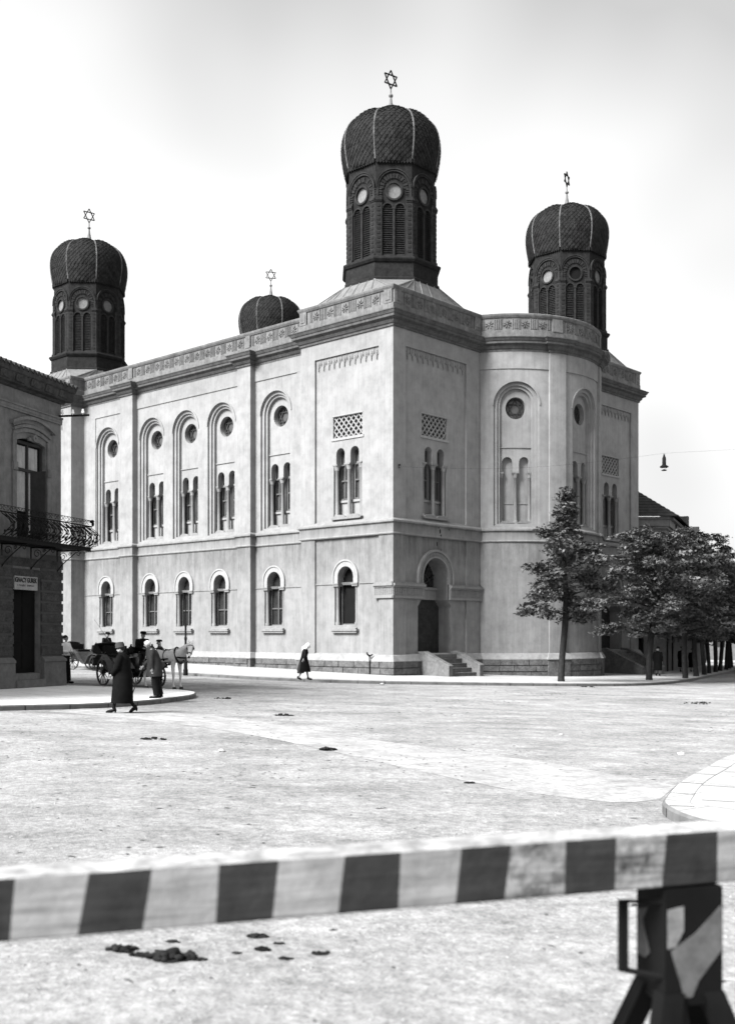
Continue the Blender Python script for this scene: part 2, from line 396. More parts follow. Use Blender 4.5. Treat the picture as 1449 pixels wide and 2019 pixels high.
XU = [(-7.1, 27.5), (-6.13, 27.4), (-4.0, 26.4), (-1.8, 23.72), (-.24, 21.39), (1.4, 19.56), (2.78, 17.95), (3.81, 16.2), (4.3, 15.3)]
XL = [(3.7, 13.9), (3.0, 13.53), (1.82, 14.53), (.58, 16.57), (-1.54, 20.31), (-3.68, 23.13), (-5.69, 24.94), (-7.6, 26.2)]
ground_poly('crossing_path', smooth_line(XU, 3) + smooth_line(XL, 3), .004, SETT)

# =================================================================== SYNAGOGUE
SYN = empty('synagogue', (CX, CY, 0), AR)
tag(SYN, 'large pale stuccoed synagogue with corner blocks, round-arched windows and four dark onion-domed towers', 'synagogue')
def ML(v0, off=0): return lambda s, d, z: (v0 - d, s + off, z)          # faces the left-hand street
def MR(u0, off=0): return lambda s, d, z: (s + off, u0 - d, z)          # faces the right-hand street
AXC, AYC, ARD = 12.3, 2.104, 5.504
def MA(s, d, z):
    t = s / ARD; return (AXC + (ARD + d) * sin(t), AYC - (ARD + d) * cos(t), z)
WT = 17.36
wall = MB(); trim = MB()
def arch_hole(c, z0, zs, r, n=20): return [(c - r, z0)] + arc(c, zs, r, pi, 0, n) + [(c + r, z0)]
def circ(c, z, r, n=28): return [(c + r * cos(-2 * pi * i / n), z + r * sin(-2 * pi * i / n)) for i in range(n)]
def rect(a, b, z0, z1): return [(a, z0), (a, z1), (b, z1), (b, z0)]
def bif_hole(c, z0=8.05):
    L = []
    L += [(c - .99, z0), (c - .99, 10.82), (c - .80, 10.82)]
    L += arc(c - .5, 11.36, .30, pi, 0, 12)
    L += [(c - .20, 10.82), (c + .20, 10.82)]
    L += arc(c + .5, 11.36, .30, pi, 0, 12)
    L += [(c + .80, 10.82), (c + .99, 10.82), (c + .99, z0)]
    return L
def gnd_hole(c):
    return [(c - .8, 2.5), (c - .8, 4.6), (c - .55, 4.6)] + arc(c, 4.98, .55, pi, 0, 18) + [(c + .55, 4.6), (c + .8, 4.6), (c + .8, 2.5)]

def biforate(M, c, d, blind=False, base=8.05):
    """paired round-headed lights between three half-round columns; d = wall surface depth"""
    dep = .30 if blind else .42
    wn = MB()
    back = d - dep
    if blind:
        wn.box(M, c - .99, c + .99, back - .08, back, base - .02, 12.0, 6)
        wn.box(M, c - .99, c + .99, back, back + .04, 9.12, 9.2, 6)
        w_ = wn.build('window', STUC, SYN)
    else:
        for k in (-.5, .5):
            x0, x1 = c + k - .32, c + k + .32
            wn.box(M, x0, x0 + .07, back, back + .09, 9.0, 11.7); wn.box(M, x1 - .07, x1, back, back + .09, 9.0, 11.7)
            wn.box(M, c + k - .025, c + k + .025, back + .01, back + .06, 9.05, 11.6)
            for z in (9.0, 9.95, 10.78): wn.box(M, x0, x1, back + .005, back + .085, z, z + .07)
        w_ = wn.build('window', FRAM, SYN)
        p = MB(); p.add([M(c - .99, back - .02, 8.95), M(c + .99, back - .02, 8.95), M(c + .99, back - .02, 11.75), M(c - .99, back - .02, 11.75)], [(0, 1, 2, 3)])
        p.build('pane', GLAS2, w_)
        a = MB(); a.box(M, c - .99, c + .99, back - .05, back + .03, base - .02, 8.86); a.box(M, c - .99, c + .99, back - .05, back + .12, 8.86, 8.98)
        a.build('apron', STUC, w_)
    for k in (-.86, 0, .86):
        cm = MB(); dd = d - .13
        cm.mlathe(M, c + k, dd, [(.17, base), (.17, base + .08), (.13, base + .16), (.105, base + .22), (.10, 10.5), (.13, 10.53), (.12, 10.56), (.19, 10.76)], 10)
        cm.box(M, c + k - (.2 if k == 0 else .16), c + k + (.2 if k == 0 else .16), dd - .14, dd + .19, 10.76, 10.835)
        cm.build('column', TRIM, w_, 50)
    s = MB(); s.prism(lambda s_, d_, z_: M(s_, d_, z_), [(c - 1.1, base), (c + 1.1, base), (c + 1.0, base - .1), (c - 1.0, base - .1)], d - .05, d + .17)
    for k in (-.5, .5):
        n = 8; pts = [(c + k - .42, base)] + [(c + k + .42 * cos(pi - pi * i / n), base + .14 * sin(pi * i / n)) for i in range(n + 1)]
        s.prism(M, pts, d - .04, d + .13)
    s.build('sill', TRIM, w_)
    return w_
def ground_window(M, c, d, bare=False):
    back = d - .42; wn = MB()
    for x in (c - .62, c + .55): wn.box(M, x, x + .07, back, back + .1, 2.5, 4.62)
    if not bare:
        wn.box(M, c - .035, c + .035, back + .01, back + .08, 2.5, 4.62); wn.box(M, c - .56, c + .56, back + .015, back + .07, 3.44, 3.5)
    wn.box(M, c - .56, c + .56, back + .012, back + .075, 2.5, 2.58)
    wn.box(M, c - .8, c + .8, back, back + .2, 4.58, 4.72)
    wn.ring(M, c, 4.98, .48, .56, back, back + .08, 0, pi, 16)
    w_ = wn.build('window', FRAM, SYN)
    p = MB(); p.add([M(c - .8, back - .02, 2.4), M(c + .8, back - .02, 2.4), M(c + .8, back - .02, 5.6), M(c - .8, back - .02, 5.6)], [(0, 1, 2, 3)])
    p.build('pane', BLACK if bare else (GLASS, GLAS3, GLASS, GLAS2)[int(c * 7) % 4], w_)
    for k in (-.68, .68):
        cm = MB(); cm.mlathe(M, c + k, d - .12, [(.13, 2.5), (.13, 2.62), (.095, 2.7), (.09, 4.35), (.11, 4.38), (.10, 4.41), (.14, 4.5)], 10)
        cm.build('column', TRIM, w_, 50)
        im = MB(); im.box(M, c + k - .2, c + k + .2, d - .3, d + .09, 4.5, 4.6); im.box(M, c + k - .22, c + k + .22, d - .3, d + .13, 4.6, 4.66); im.build('impost', TRIM, w_)
    a = MB(); a.ring(M, c, 4.98, .55, .82, d, d + .05, 0, pi, 24); a.ring(M, c, 4.98, .82, .90, d, d + .10, 0, pi, 24)
    for k in (-1, 1):
        a.box(M, c + k * .55, c + k * .82, d, d + .05, 4.66, 4.98); a.box(M, c + k * .82, c + k * .90, d, d + .10, 4.66, 4.98)
    a.build('archivolt', LATT, w_)
    s = MB(); s.box(M, c - .92, c + .92, d - .02, d + .22, 2.2, 2.3); s.box(M, c - .86, c + .86, d - .02, d + .16, 2.1, 2.2)
    v = [M(c - .8, d + .2, 2.304), M(c + .8, d + .2, 2.304), M(c + .8, back, 2.56), M(c - .8, back, 2.56), M(c - .8, d + .2, 2.2), M(c + .8, d + .2, 2.2)]
    s.add(v, [(0, 1, 2, 3)]); s.build('sill', TRIM, w_)
def oculus(M, c, z, d):
    w_ = MB(); back = d - .34
    w_.ring(M, c, z, .50, .60, back, back + .08, 0, 2 * pi, 28)
    for r0 in (0, 1):
        P = [(c + .52 * cos(pi / 2 + r0 * pi + 2 * pi * k / 3), z + .52 * sin(pi / 2 + r0 * pi + 2 * pi * k / 3)) for k in range(3)]
        for k in range(3): w_.bar(M, P[k], P[(k + 1) % 3], .055, back + .005 + r0 * .012, back + .05 + r0 * .012)
    o = w_.build('oculus_window', FRAMD, SYN)
    p = MB(); p.disc(M, c, z, .6, back - .02); p.build('pane', GLAS2, o)
def arch_bay(M, c, cutw=None):
    """tall round-headed recess with an oculus above a biforate window"""
    pw = MB()
    pw.sheet(M, arch_hole(c, 7.9, 14.42, 1.24), [(arch_hole(c, 8.0, 14.42, 1.06), .12)], -.12, cutw)
    pw.sheet(M, arch_hole(c, 7.95, 14.42, 1.08), [(arch_hole(c, 8.0, 14.42, .92), .18)], -.24, cutw)
    pw.sheet(M, arch_hole(c, 7.8, 14.42, 1.07), [(circ(c, 14.3, .60), .36), (bif_hole(c) if True else [], .30)], -.42, cutw)
    pw.ring(M, c, 14.42, 1.24, 1.31, -.0, .045, 0, pi, 24)
    pw.box(M, c - .92, c + .92, -.42, -.36, 12.14, 12.2, 6)
    return pw
def grille(M, c, d, z0=12.2, z1=13.3, hw=1.03):
    gm = MB(); nx, nz = 6, 3; w_ = 2 * hw / nx; h = (z1 - z0) / nz
    def clip(p, q):
        pts = []
        (x0, y0), (x1, y1) = p, q
        t0, t1 = 0., 1.
        for a, b, lo, hi in ((x0, x1, c - hw, c + hw), (y0, y1, z0, z1)):
            dd = b - a
            if abs(dd) < 1e-9:
                continue
            ta, tb = (lo - a) / dd, (hi - a) / dd
            if ta > tb: ta, tb = tb, ta
            t0 = max(t0, ta); t1 = min(t1, tb)
        if t1 - t0 < .02: return None
        return ((x0 + (x1 - x0) * t0, y0 + (y1 - y0) * t0), (x0 + (x1 - x0) * t1, y0 + (y1 - y0) * t1))
    for k in range(-nz, nx + 1):
        a = clip((c - hw + k * w_, z0), (c - hw + (k + nz) * w_, z1)); b = clip((c - hw + k * w_, z1), (c - hw + (k + nz) * w_, z0))
        if a: gm.bar(M, a[0], a[1], .052, d - .16, d - .07)
        if b: gm.bar(M, b[0], b[1], .052, d - .172, d - .082)
    gm.box(M, c - hw - .1, c + hw + .1, d, d + .05, z0 - .14, z0 - .02); gm.box(M, c - hw - .06, c + hw + .06, d, d + .02, z1 + .02, z1 + .07)
    o = gm.build('lattice_grille', LATT, SYN)
    p = MB(); p.add([M(c - hw, d - .32, z0), M(c + hw, d - .32, z0), M(c + hw, d - .32, z1), M(c - hw, d - .32, z1)], [(0, 1, 2, 3)]); p.build('backing', BLACK, o)
def pendants(mb, M, a, b, z, d, n):
    st = (b - a) / n
    for i in range(n):
        c = a + st * (i + .5)
        mb.prism(M, [(c - st * .46, z), (c - st * .46, z - .16), (c - st * .25, z - .34), (c - .05, z - .40), (c, z - .52), (c + .05, z - .40), (c + st * .25, z - .34), (c + st * .46, z - .16), (c + st * .46, z)], d, d + .035)
        mb.box(M, c - .03, c + .03, d + .035, d + .07, z - .60, z - .12)
        mb.ring(M, c, z - .2, .05, .10, d + .035, d + .06, 0, 2 * pi, 8)
        mb.box(M, c - st * .5 - .015, c - st * .5 + .015, d, d + .06, z - .3, z - .02)

DOORH = lambda c: [(c - 1.38, .02), (c - 1.38, 3.45), (c - 1.06, 3.83), (c - 1.06, 4.9)] + arc(c, 4.9, 1.06, pi, 0, 22)[1:-1] + [(c + 1.06, 4.9), (c + 1.06, 3.83), (c + 1.38, 3.45), (c + 1.38, .02)]
def block_face(M, W, p0, p1, c, kind, gc=None):
    gc = gc or c
    holes = [(rect(p0, p1, 7.85, 16.45), .12), (rect(p0, p1, .6, 7.03), .10)]
    wall.sheet(M, rect(0, W, -1.2, WT), holes, 0)
    wall.sheet(M, rect(p0, p1, 7.85, 16.45), [(rect(c - 1.03, c + 1.03, 12.2, 13.3), .3), (bif_hole(c), .42)], -.12)
    if kind == 'window':
        wall.sheet(M, rect(p0, p1, .6, 7.03), [(gnd_hole(gc), .42)], -.10); ground_window(M, gc, -.10, bare=True)
    elif kind == 'door':
        wall.sheet(M, rect(p0, p1, -1.2, 7.03), [(DOORH(gc), 1.0)], -.10)
    biforate(M, c, -.12); grille(M, c, -.12)
    pf = MB(); pendants(pf, M, p0 + .02, p1 - .02, 16.44, -.12, 12); pf.build('pendant_frieze', TRIM, SYN)
# near block
block_face(ML(0), 6.5, .95, 5.46, 3.2, 'window', 3.3)
block_face(MR(0), 7.1, .97, 5.96, 3.4, 'door')
# far right block, far left block
block_face(MR(0, 17.5), 7.1, 1.14, 6.13, 3.7, 'door')
block_face(ML(0, 28.5), 6.5, 1.04, 5.55, 3.3, 'window')
# block returns and hidden sides
def quadwall(a, b, z0=-1.2, z1=WT): wall.add([(a[0], a[1], z0), (b[0], b[1], z0), (b[0], b[1], z1), (a[0], a[1], z1)], [(0, 1, 2, 3)])
PIERS = [(11.28, 12.4), (22.52, 23.84)]
for a, b in (((0, 6.5), (1.05, 6.5)), ((0, 28.5), (1.05, 28.5)), ((7.1, 0), (7.1, .6)), ((17.5, 0), (17.5, .6)), ((24.6, 0), (24.6, 6.5)), ((24.6, 6.5), (23.55, 6.5)), ((23.55, 6.5), (23.55, 28.5)), ((23.55, 28.5), (24.6, 28.5)), ((24.6, 28.5), (24.6, 35)), ((24.6, 35), (0, 35))):
    quadwall(a, b)
# long wall, five bays
M0 = ML(1.05); BAYS = [9.62, 14.3, 17.65, 21.05, 25.85]
holes = []
for c in BAYS: holes += [(arch_hole(c, 7.9, 14.42, 1.24), .12), (gnd_hole(c + .1), .42)]
wall.sheet(M0, rect(6.5, 28.5, -1.2, WT), holes, 0)
for c in BAYS:
    pw = arch_bay(M0, c); wall.add(pw.v, pw.f); biforate(M0, c, -.42); oculus(M0, c, 14.3, -.42); ground_window(M0, c + .1, 0)
for a, b in PIERS: wall.box(M0, a, b, 0, .4, -1.2, WT)
for a, b in ((6.5, 8.0), ):
    pass
for a, b in ((6.5, 11.28), (12.4, 22.52), (23.84, 28.5)): wall.box(M0, a, b, 0, .055, 16.4, WT)
for a, b in ((6.5, 7.85), (27.15, 28.5)): wall.box(M0, a, b, 0, .05, 7.9, 16.4)
for a, b in ((6.5, 8.8), (10.7, 11.28), (12.4, 13.48), (15.3, 16.83), (18.67, 20.23), (22.07, 22.52), (23.84, 25.03), (26.87, 28.5)): wall.box(M0, a, b, 0, .045, 4.61, 4.66)
wall.box(ML(0), 4.25, 5.46, -.10, -.05, 4.61, 4.66); wall.box(ML(0), 1.2, 2.35, -.10, -.05, 4.61, 4.66)
# apse, three bays on a curve
AH = math.asin(5.2 / ARD); SA = -AH * ARD; SB = AH * ARD
AB = [-.825 * ARD, .02 * ARD, .865 * ARD]; cut = (SA + .2, SB, .34)
holes = []
for c in AB: holes.append((arch_hole(c, 7.9, 14.42, 1.24), .12))
wall.sheet(MA, rect(SA, SB, -1.2, WT), holes, 0, cut)
for c in AB:
    pw = arch_bay(MA, c, (c - 1.3, c + 1.4, .3)); wall.add(pw.v, pw.f); biforate(MA, c, -.42, blind=True); oculus(MA, c, 14.3, -.42)
AP = [(-.497 * ARD, -.312 * ARD), (.352 * ARD, .537 * ARD)]
for a, b in AP: wall.box(MA, a, b, 0, .14, -1.2, WT, 5)
for a, b in ((SA, AP[0][0]), (AP[0][1], AP[1][0]), (AP[1][1], SB)): wall.box(MA, a, b, 0, .05, 16.35, WT, 8)
wall.build('wall', STUC, SYN)
# outline of the plan, for mouldings swept right round the building
def apse_pts(r=0, n=40):
    out = []; P = []
    br = []
    for a, b in AP: br += [(a, 0), (a, .14), (b, .14), (b, 0)]
    ss = [SA + (SB - SA) * i / n for i in range(n + 1)]
    ev = [(s, 0) for s in ss if all(not (a - .08 < s < b + .08) for a, b in AP)]
    for a, b in AP:
        ev += [(a, 0), (a + 1e-3, .14)] + [(a + (b - a) * i / 5, .14) for i in range(1, 5)] + [(b - 1e-3, .14), (b, 0)]
    ev.sort(key=lambda q: q[0])
    return [MA(s, d, 0)[:2] for s, d in ev]
PLAN = [(0, 35), (0, 28.5), (1.05, 28.5)]
for a, b in reversed(PIERS): PLAN += [(1.05, b), (.65, b), (.65, a), (1.05, a)]
PLAN += [(1.05, 6.5), (0, 6.5), (0, 0), (7.1, 0)]
AQ = apse_pts(); PLAN += AQ
PLAN += [(17.5, 0), (24.6, 0), (24.6, 6.5), (23.55, 6.5), (23.55, 28.5), (24.6, 28.5), (24.6, 35)]
def offsets(P, closed=True):
    n = len(P); out = []
    for i in range(n):
        a = Vector(P[i - 1]) if (closed or i) else None; b = Vector(P[i]); c = Vector(P[(i + 1) % n]) if (closed or i < n - 1) else None
        ns = []
        for p, q in ((a, b), (b, c)):
            if p is not None and q is not None and (q - p).length > 1e-6:
                t = (q - p).normalized(); ns.append(Vector((t.y, -t.x)))
        if not ns: ns = [Vector((0, 1))]
        m = ns[0] if len(ns) == 1 else (ns[0] + ns[1]) / max(.35, 1 + ns[0].dot(ns[1]))
        out.append(m * -1 if False else m)
    return out
OFF = offsets(PLAN)
# outward is on the right-hand side of the walk
def sweep(mb, P, O, prof, closed=True, m=0):
    n = len(P); k = len(prof); vs = []; fs = []
    for p, o in zip(P, O):
        for d, z in prof: vs.append((p[0] + o.x * d, p[1] + o.y * d, z))
    for i in range(n if closed else n - 1):
        j = (i + 1) % n
        for a in range(k - 1): fs.append((i * k + a, j * k + a, j * k + a + 1, i * k + a + 1))
    mb.add(vs, fs, m)
sc = MB(); sweep(sc, PLAN, OFF, [(-.15, 7.0), (.06, 7.0), (.09, 7.05), (.06, 7.1), (.06, 7.55), (.15, 7.6), (.15, 7.7), (.10, 7.74), (-.16, 7.93)])
sc.build('string_course', TRIM, SYN)
pl = MB(); sweep(pl, PLAN, OFF, [(.17, -1.3), (.17, .68), (.05, .7)])
# stone courses: raised rough blocks on the two visible streets
def rough_blocks(mb, M, s0, s1, zc, ns=1):
    rd = random.Random(int(s0 * 10) + 5)
    for z0, z1 in zc:
        s = s0 + rd.random() * .3
        first = s0
        while first < s1 - .15:
            L = .55 + rd.random() * .6; e = min(first + L, s1)
            o = .215 + rd.random() * .045
            mb.box(M, first + .014, e - .014, .15, o, z0 + .012, z1 - .012, ns)
            first = e
for M, a, b in ((ML(0), -.24, 6.5), (ML(1.05), 6.75, 11.1), (ML(1.05), 12.6, 22.4), (ML(1.05), 24.0, 28.3), (ML(0), 28.5, 35), (ML(.65), 11.3, 12.4), (ML(.65), 22.55, 23.8)):
    rough_blocks(pl, M, a, b, ((.03, .34), (.36, .66)))
for M, a, b in ((MR(0), -.14, 1.75), (MR(0), 5.05, 7.1), (MR(0), 17.5, 19.5), (MR(0), 22.8, 24.6)):
    rough_blocks(pl, M, a, b, ((-.62, -.33), (-.31, .0), (.03, .34), (.36, .66)))
rough_blocks(pl, MA, SA + .35, AP[0][0] - .1, ((-.31, .0), (.03, .34), (.36, .66)), 3)
rough_blocks(pl, MA, AP[0][1] + .1, AP[1][0] - .1, ((-.62, -.33), (-.31, .0), (.03, .34), (.36, .66)), 3)
pl.build('plinth', PLIN, SYN)
pc = MB(); sweep(pc, PLAN, OFF, [(.235, .66), (.235, .70), (.08, .98), (-.12, 1.06)]); pc.build('plinth_cap', CAPS, SYN)
co = MB()
sweep(co, PLAN, OFF, [(-.1, 17.28), (.07, 17.28), (.07, 17.38), (.13, 17.42), (.19, 17.52), (.19, 17.58), (.36, 17.66), (.36, 17.78), (.40, 17.80), (.47, 17.93), (.50, 17.95), (.50, 17.99), (.1, 18.06)])
for k in range(2):
    pass
co.build('cornice', CORN, SYN)
pp = MB(); IN = -.32
PLAN2 = [(0, 35), (0, 28.5), (1.05, 28.5), (1.05, 6.5), (0, 6.5), (0, 0), (7.1, 0)] + [MA(SA + (SB - SA) * i / 30, 0, 0)[:2] for i in range(31)] + PLAN[-7:]
O2 = offsets(PLAN2)
sweep(pp, PLAN2, O2, [(.09, 18.0), (.09, 18.42), (.02, 18.45), (.02, 19.08), (.07, 19.1), (.13, 19.2), (.15, 19.28), (.10, 19.32), (IN, 19.32), (IN, 18.3)])
def rosette(mb, M, c, z, d):
    for k in range(8):
        a = pi / 8 * 0 + pi / 4 * k + pi / 8; r0, r1 = .05, .23
        w_ = .20
        mb.prism(M, [(c + r0 * cos(a), z + r0 * sin(a)), (c + .16 * cos(a - w_), z + .16 * sin(a - w_)), (c + r1 * cos(a), z + r1 * sin(a)), (c + .16 * cos(a + w_), z + .16 * sin(a + w_))], d, d + .05)
    mb.ring(M, c, z, .0, .05, d, d + .05, 0, 2 * pi, 8)
def frieze(M, a, b, n, ends=True, ns=1):
    """reeded panels between square rosette panels"""
    if ends:
        for x in (a, b - .5):
            pp.box(M, x, x + .5, .02, .11, 18.42, 19.1, ns); pp.box(M, x + .1, x + .4, .11, .14, 18.55, 18.98, ns)
        a += .62; b -= .62
    st = (b - a) / n
    for i in range(n):
        c = a + st * (i + .5); rosette(pp, M, c, 18.76, .02)
        for e in (-.31, .28): pp.box(M, c + e, c + e + .03, .02, .06, 18.46, 19.06)
        m_ = st - .66; k = 3
        for j in range(k):
            x = c + .35 + m_ * (j + .5) / k
            if x < b - .02: pp.box(M, x - .025, x + .025, .02, .06, 18.5, 19.04)
frieze(ML(0), .0, 6.5, 5); frieze(MR(0), 0, 7.1, 6); frieze(MR(0), 17.5, 24.6, 6); frieze(ML(0), 28.5, 35, 5)
frieze(ML(1.05), 6.6, 11.6, 5, False); frieze(ML(1.05), 12.1, 22.9, 11, False); frieze(ML(1.05), 23.4, 28.4, 5, False)
for x in (11.85, 23.15): pp.box(ML(1.05), x - .2, x + .2, .02, .12, 18.42, 19.1)
frieze(MA, SA + .3, AP[0][0] + .1, 4, False, 2); frieze(MA, AP[0][1] - .1, AP[1][0] + .1, 4, False, 2); frieze(MA, AP[1][1], SB - .3, 4, False, 2)
for a, b in AP: pp.box(MA, a + .2, b - .2, .02, .12, 18.42, 19.1, 3)
pp.build('parapet', PARA, SYN)
rf = MB(); rf.add([(x, y, 18.5) for x, y in PLAN2], [tuple(range(len(PLAN2)))]); rf.build('roof', ZINC, SYN)
# impost band with flutes on the entrance fronts, door arches
def impost(M, a, b, ns=1):
    trim = MB()
    trim.box(M, a, b, -.02, .10, 3.83, 3.95, ns); trim.box(M, a, b, -.02, .07, 3.95, 4.36, ns); trim.box(M, a, b, -.02, .13, 4.36, 4.44, ns); trim.box(M, a - .0, b, -.02, .20, 4.44, 4.56, ns)
    trim.prism(M, [(a, 4.56), (b, 4.56), (b, 4.64), (a, 4.64)], -.02, .10)
    n = int((b - a) / .13)
    for i in range(n): trim.box(M, a + .13 * i + .035, a + .13 * i + .085, .07, .10, 4.02, 4.33)
    trim.build('impost_band', TRIM, SYN)
for off, c in ((0, 3.4), (17.5, 3.7)):
    M = MR(0, off)
    impost(M, -.10 if off == 0 else -.1, c - 1.06); impost(M, c + 1.06, 7.2)
    for sgn in (-1, 1):
        for a, b, e in ((1.06, 1.10, 0), ):
            pass
    ac = MB()
    ac.ring(M, c, 4.9, 1.06, 1.16, -.1, .02, 0, pi, 30); ac.ring(M, c, 4.9, 1.16, 1.38, -.1, -.03, 0, pi, 30); ac.ring(M, c, 4.9, 1.38, 1.5, -.1, .05, 0, pi, 30)
    for k in range(30):
        a = pi * (k + .5) / 30; ac.ring(M, c, 4.9, 1.19, 1.35, -.03, .0, a - .03, a + .03, 1)
    for sg in (-1, 1):
        ac.box(M, c + sg * 1.06, c + sg * 1.16, -.1, .02, 4.64, 4.9); ac.box(M, c + sg * 1.38, c + sg * 1.5, -.1, .05, 4.64, 4.9); ac.box(M, c + sg * 1.16, c + sg * 1.38, -.1, -.03, 4.64, 4.9)
    dr = MB(); bk = -1.0
    for i in range(38):
        z = 1.02 + i * .074; dr.box(M, c - 1.38, c + 1.38, bk, bk + .03 + .012 * (i % 2), z, z + .066)
    d_ = dr.build('door', SHUT, SYN)
    tr = MB(); tr.box(M, c - 1.4, c + 1.4, bk - .05, bk + .12, 3.83, 4.5); tr.box(M, c - 1.4, c + 1.4, bk - .05, bk + .2, 4.36, 4.46); tr.build('transom', TRIM, d_)
    fl = MB(); fl.ring(M, c, 4.5, .12, .16, bk - .03, bk + .03, 0, pi, 12)
    for k in range(7): a = pi * k / 6; fl.bar(M, (c + .14 * cos(a), 4.5 + .14 * sin(a)), (c + 1.15 * cos(a), 4.5 + 1.3 * sin(a)), .045, bk - .03, bk + .03)
    fl.ring(M, c, 4.5, .68, .72, bk - .02, bk + .02, 0, pi, 20); fl.build('fanlight', FRAMD, d_)
    fb = MB(); fb.add([M(c - 1.4, bk - .06, 0), M(c + 1.4, bk - .06, 0), M(c + 1.4, bk - .06, 6.1), M(c - 1.4, bk - .06, 6.1)], [(0, 1, 2, 3)]); fb.build('pane', GLASS, d_)
    ac.build('archivolt', TRIM, d_)
    # outside stair between sloping cheek walls
    zb = -.15 if off == 0 else -.60; n = 5 if off == 0 else 8; st = MB(); run = .31
    h = (1.0 - zb) / (n + .0)
    top0 = .45
    st.box(M, c - 1.15, c + 1.15, -1.0, top0, .8, 1.0)
    for i in range(n):
        y1 = top0 + run * (i + 1); z = 1.0 - h * (i + 1)
        if z > zb - .05: st.box(M, c - 1.12, c + 1.12, -.05, y1, z - h * .98 - .25, z); st.box(M, c - 1.13, c + 1.13, y1 - .2, y1 + .03, z - .035, z + .006)
    out = top0 + run * (n - .2)
    for sg in (-1, 1):
        x0, x1 = (c + sg * 1.13, c + sg * 1.42)
        x0, x1 = min(x0, x1), max(x0, x1)
        prof = [(-.05, -1.2), (out, -1.2), (out, zb + .62), (out - .08, zb + .68), (top0 - .1, 1.16), (-.05, 1.16)]
        vs = [M(x0, a, b) for a, b in prof] + [M(x1, a, b) for a, b in prof]; k = len(prof)
        st.add(vs, [tuple(range(k)), tuple(range(2 * k - 1, k - 1, -1))] + [(i, (i + 1) % k, k + (i + 1) % k, k + i) for i in range(k)])
        st.add([M(x0 - .03, out + .03, zb + .62), M(x1 + .03, out + .03, zb + .62), M(x1 + .03, top0 - .1, 1.17), M(x0 - .03, top0 - .1, 1.17), M(x0 - .03, out + .03, zb + .56), M(x1 + .03, out + .03, zb + .56), M(x1 + .03, top0 - .1, 1.1), M(x0 - .03, top0 - .1, 1.1)],
               [(0, 1, 2, 3), (0, 4, 5, 1), (1, 5, 6, 2), (0, 3, 7, 4)])
    st.build('stair', STEP, SYN)
impost(ML(0), -.1, 1.2)
for s_, z_, a_, b_ in ((3.62, 7.35, .07, .14), (3.70, 7.12, .06, .1), (3.5, 7.55, .05, .06), (3.58, 6.72, .05, .13), (3.66, 6.3, .05, .12), (4.35, 7.5, .05, .05), (3.9, 6.4, .04, .05)):
    q = MB(); rd = random.Random(int(z_ * 100)); dd_ = .062 if z_ > 7.03 else -.10
    q.prism(MR(0), [(s_ + a_ * cos(k * pi / 4) * (.6 + .7 * rd.random()), z_ + b_ * sin(k * pi / 4) * (.6 + .7 * rd.random())) for k in range(8)], dd_ - .01, dd_ + .004); q.build('plaster_loss', BLACK, SYN)

# ------------------------------------------------------------------ octagonal towers
T8 = math.tan(pi / 8)
def MO(k, a):   # face frame of an octagon of apothem a
    an = k * pi / 4
    return lambda s, d, z: ((a + d) * cos(an) - s * sin(an), (a + d) * sin(an) + s * cos(an), z)
def oct_pts(a): return [(a / cos(pi / 8) * cos(pi / 8 + k * pi / 4), a / cos(pi / 8) * sin(pi / 8 + k * pi / 4)) for k in range(8)]
def oct_sweep(mb, prof, m=0):
    vs = []; fs = []; k = len(prof)
    for a, z in prof:
        vs += [(x, y, z) for x, y in oct_pts(a)]
    for j in range(k - 1):
        for i in range(8): fs.append((j * 8 + i, j * 8 + (i + 1) % 8, (j + 1) * 8 + (i + 1) % 8, (j + 1) * 8 + i))
    mb.add(vs, fs, m)
def dome_prof():
    P = [(2.40, 26.45), (2.47, 26.75), (2.55, 27.2), (2.61, 27.62), (2.62, 28.05), (2.56, 28.48), (2.40, 28.88), (2.14, 29.2), (1.80, 29.44), (1.42, 29.58), (1.0, 29.66), (.62, 29.66), (.36, 29.6)]
    return P
DP = smooth_line(dome_prof(), 2)
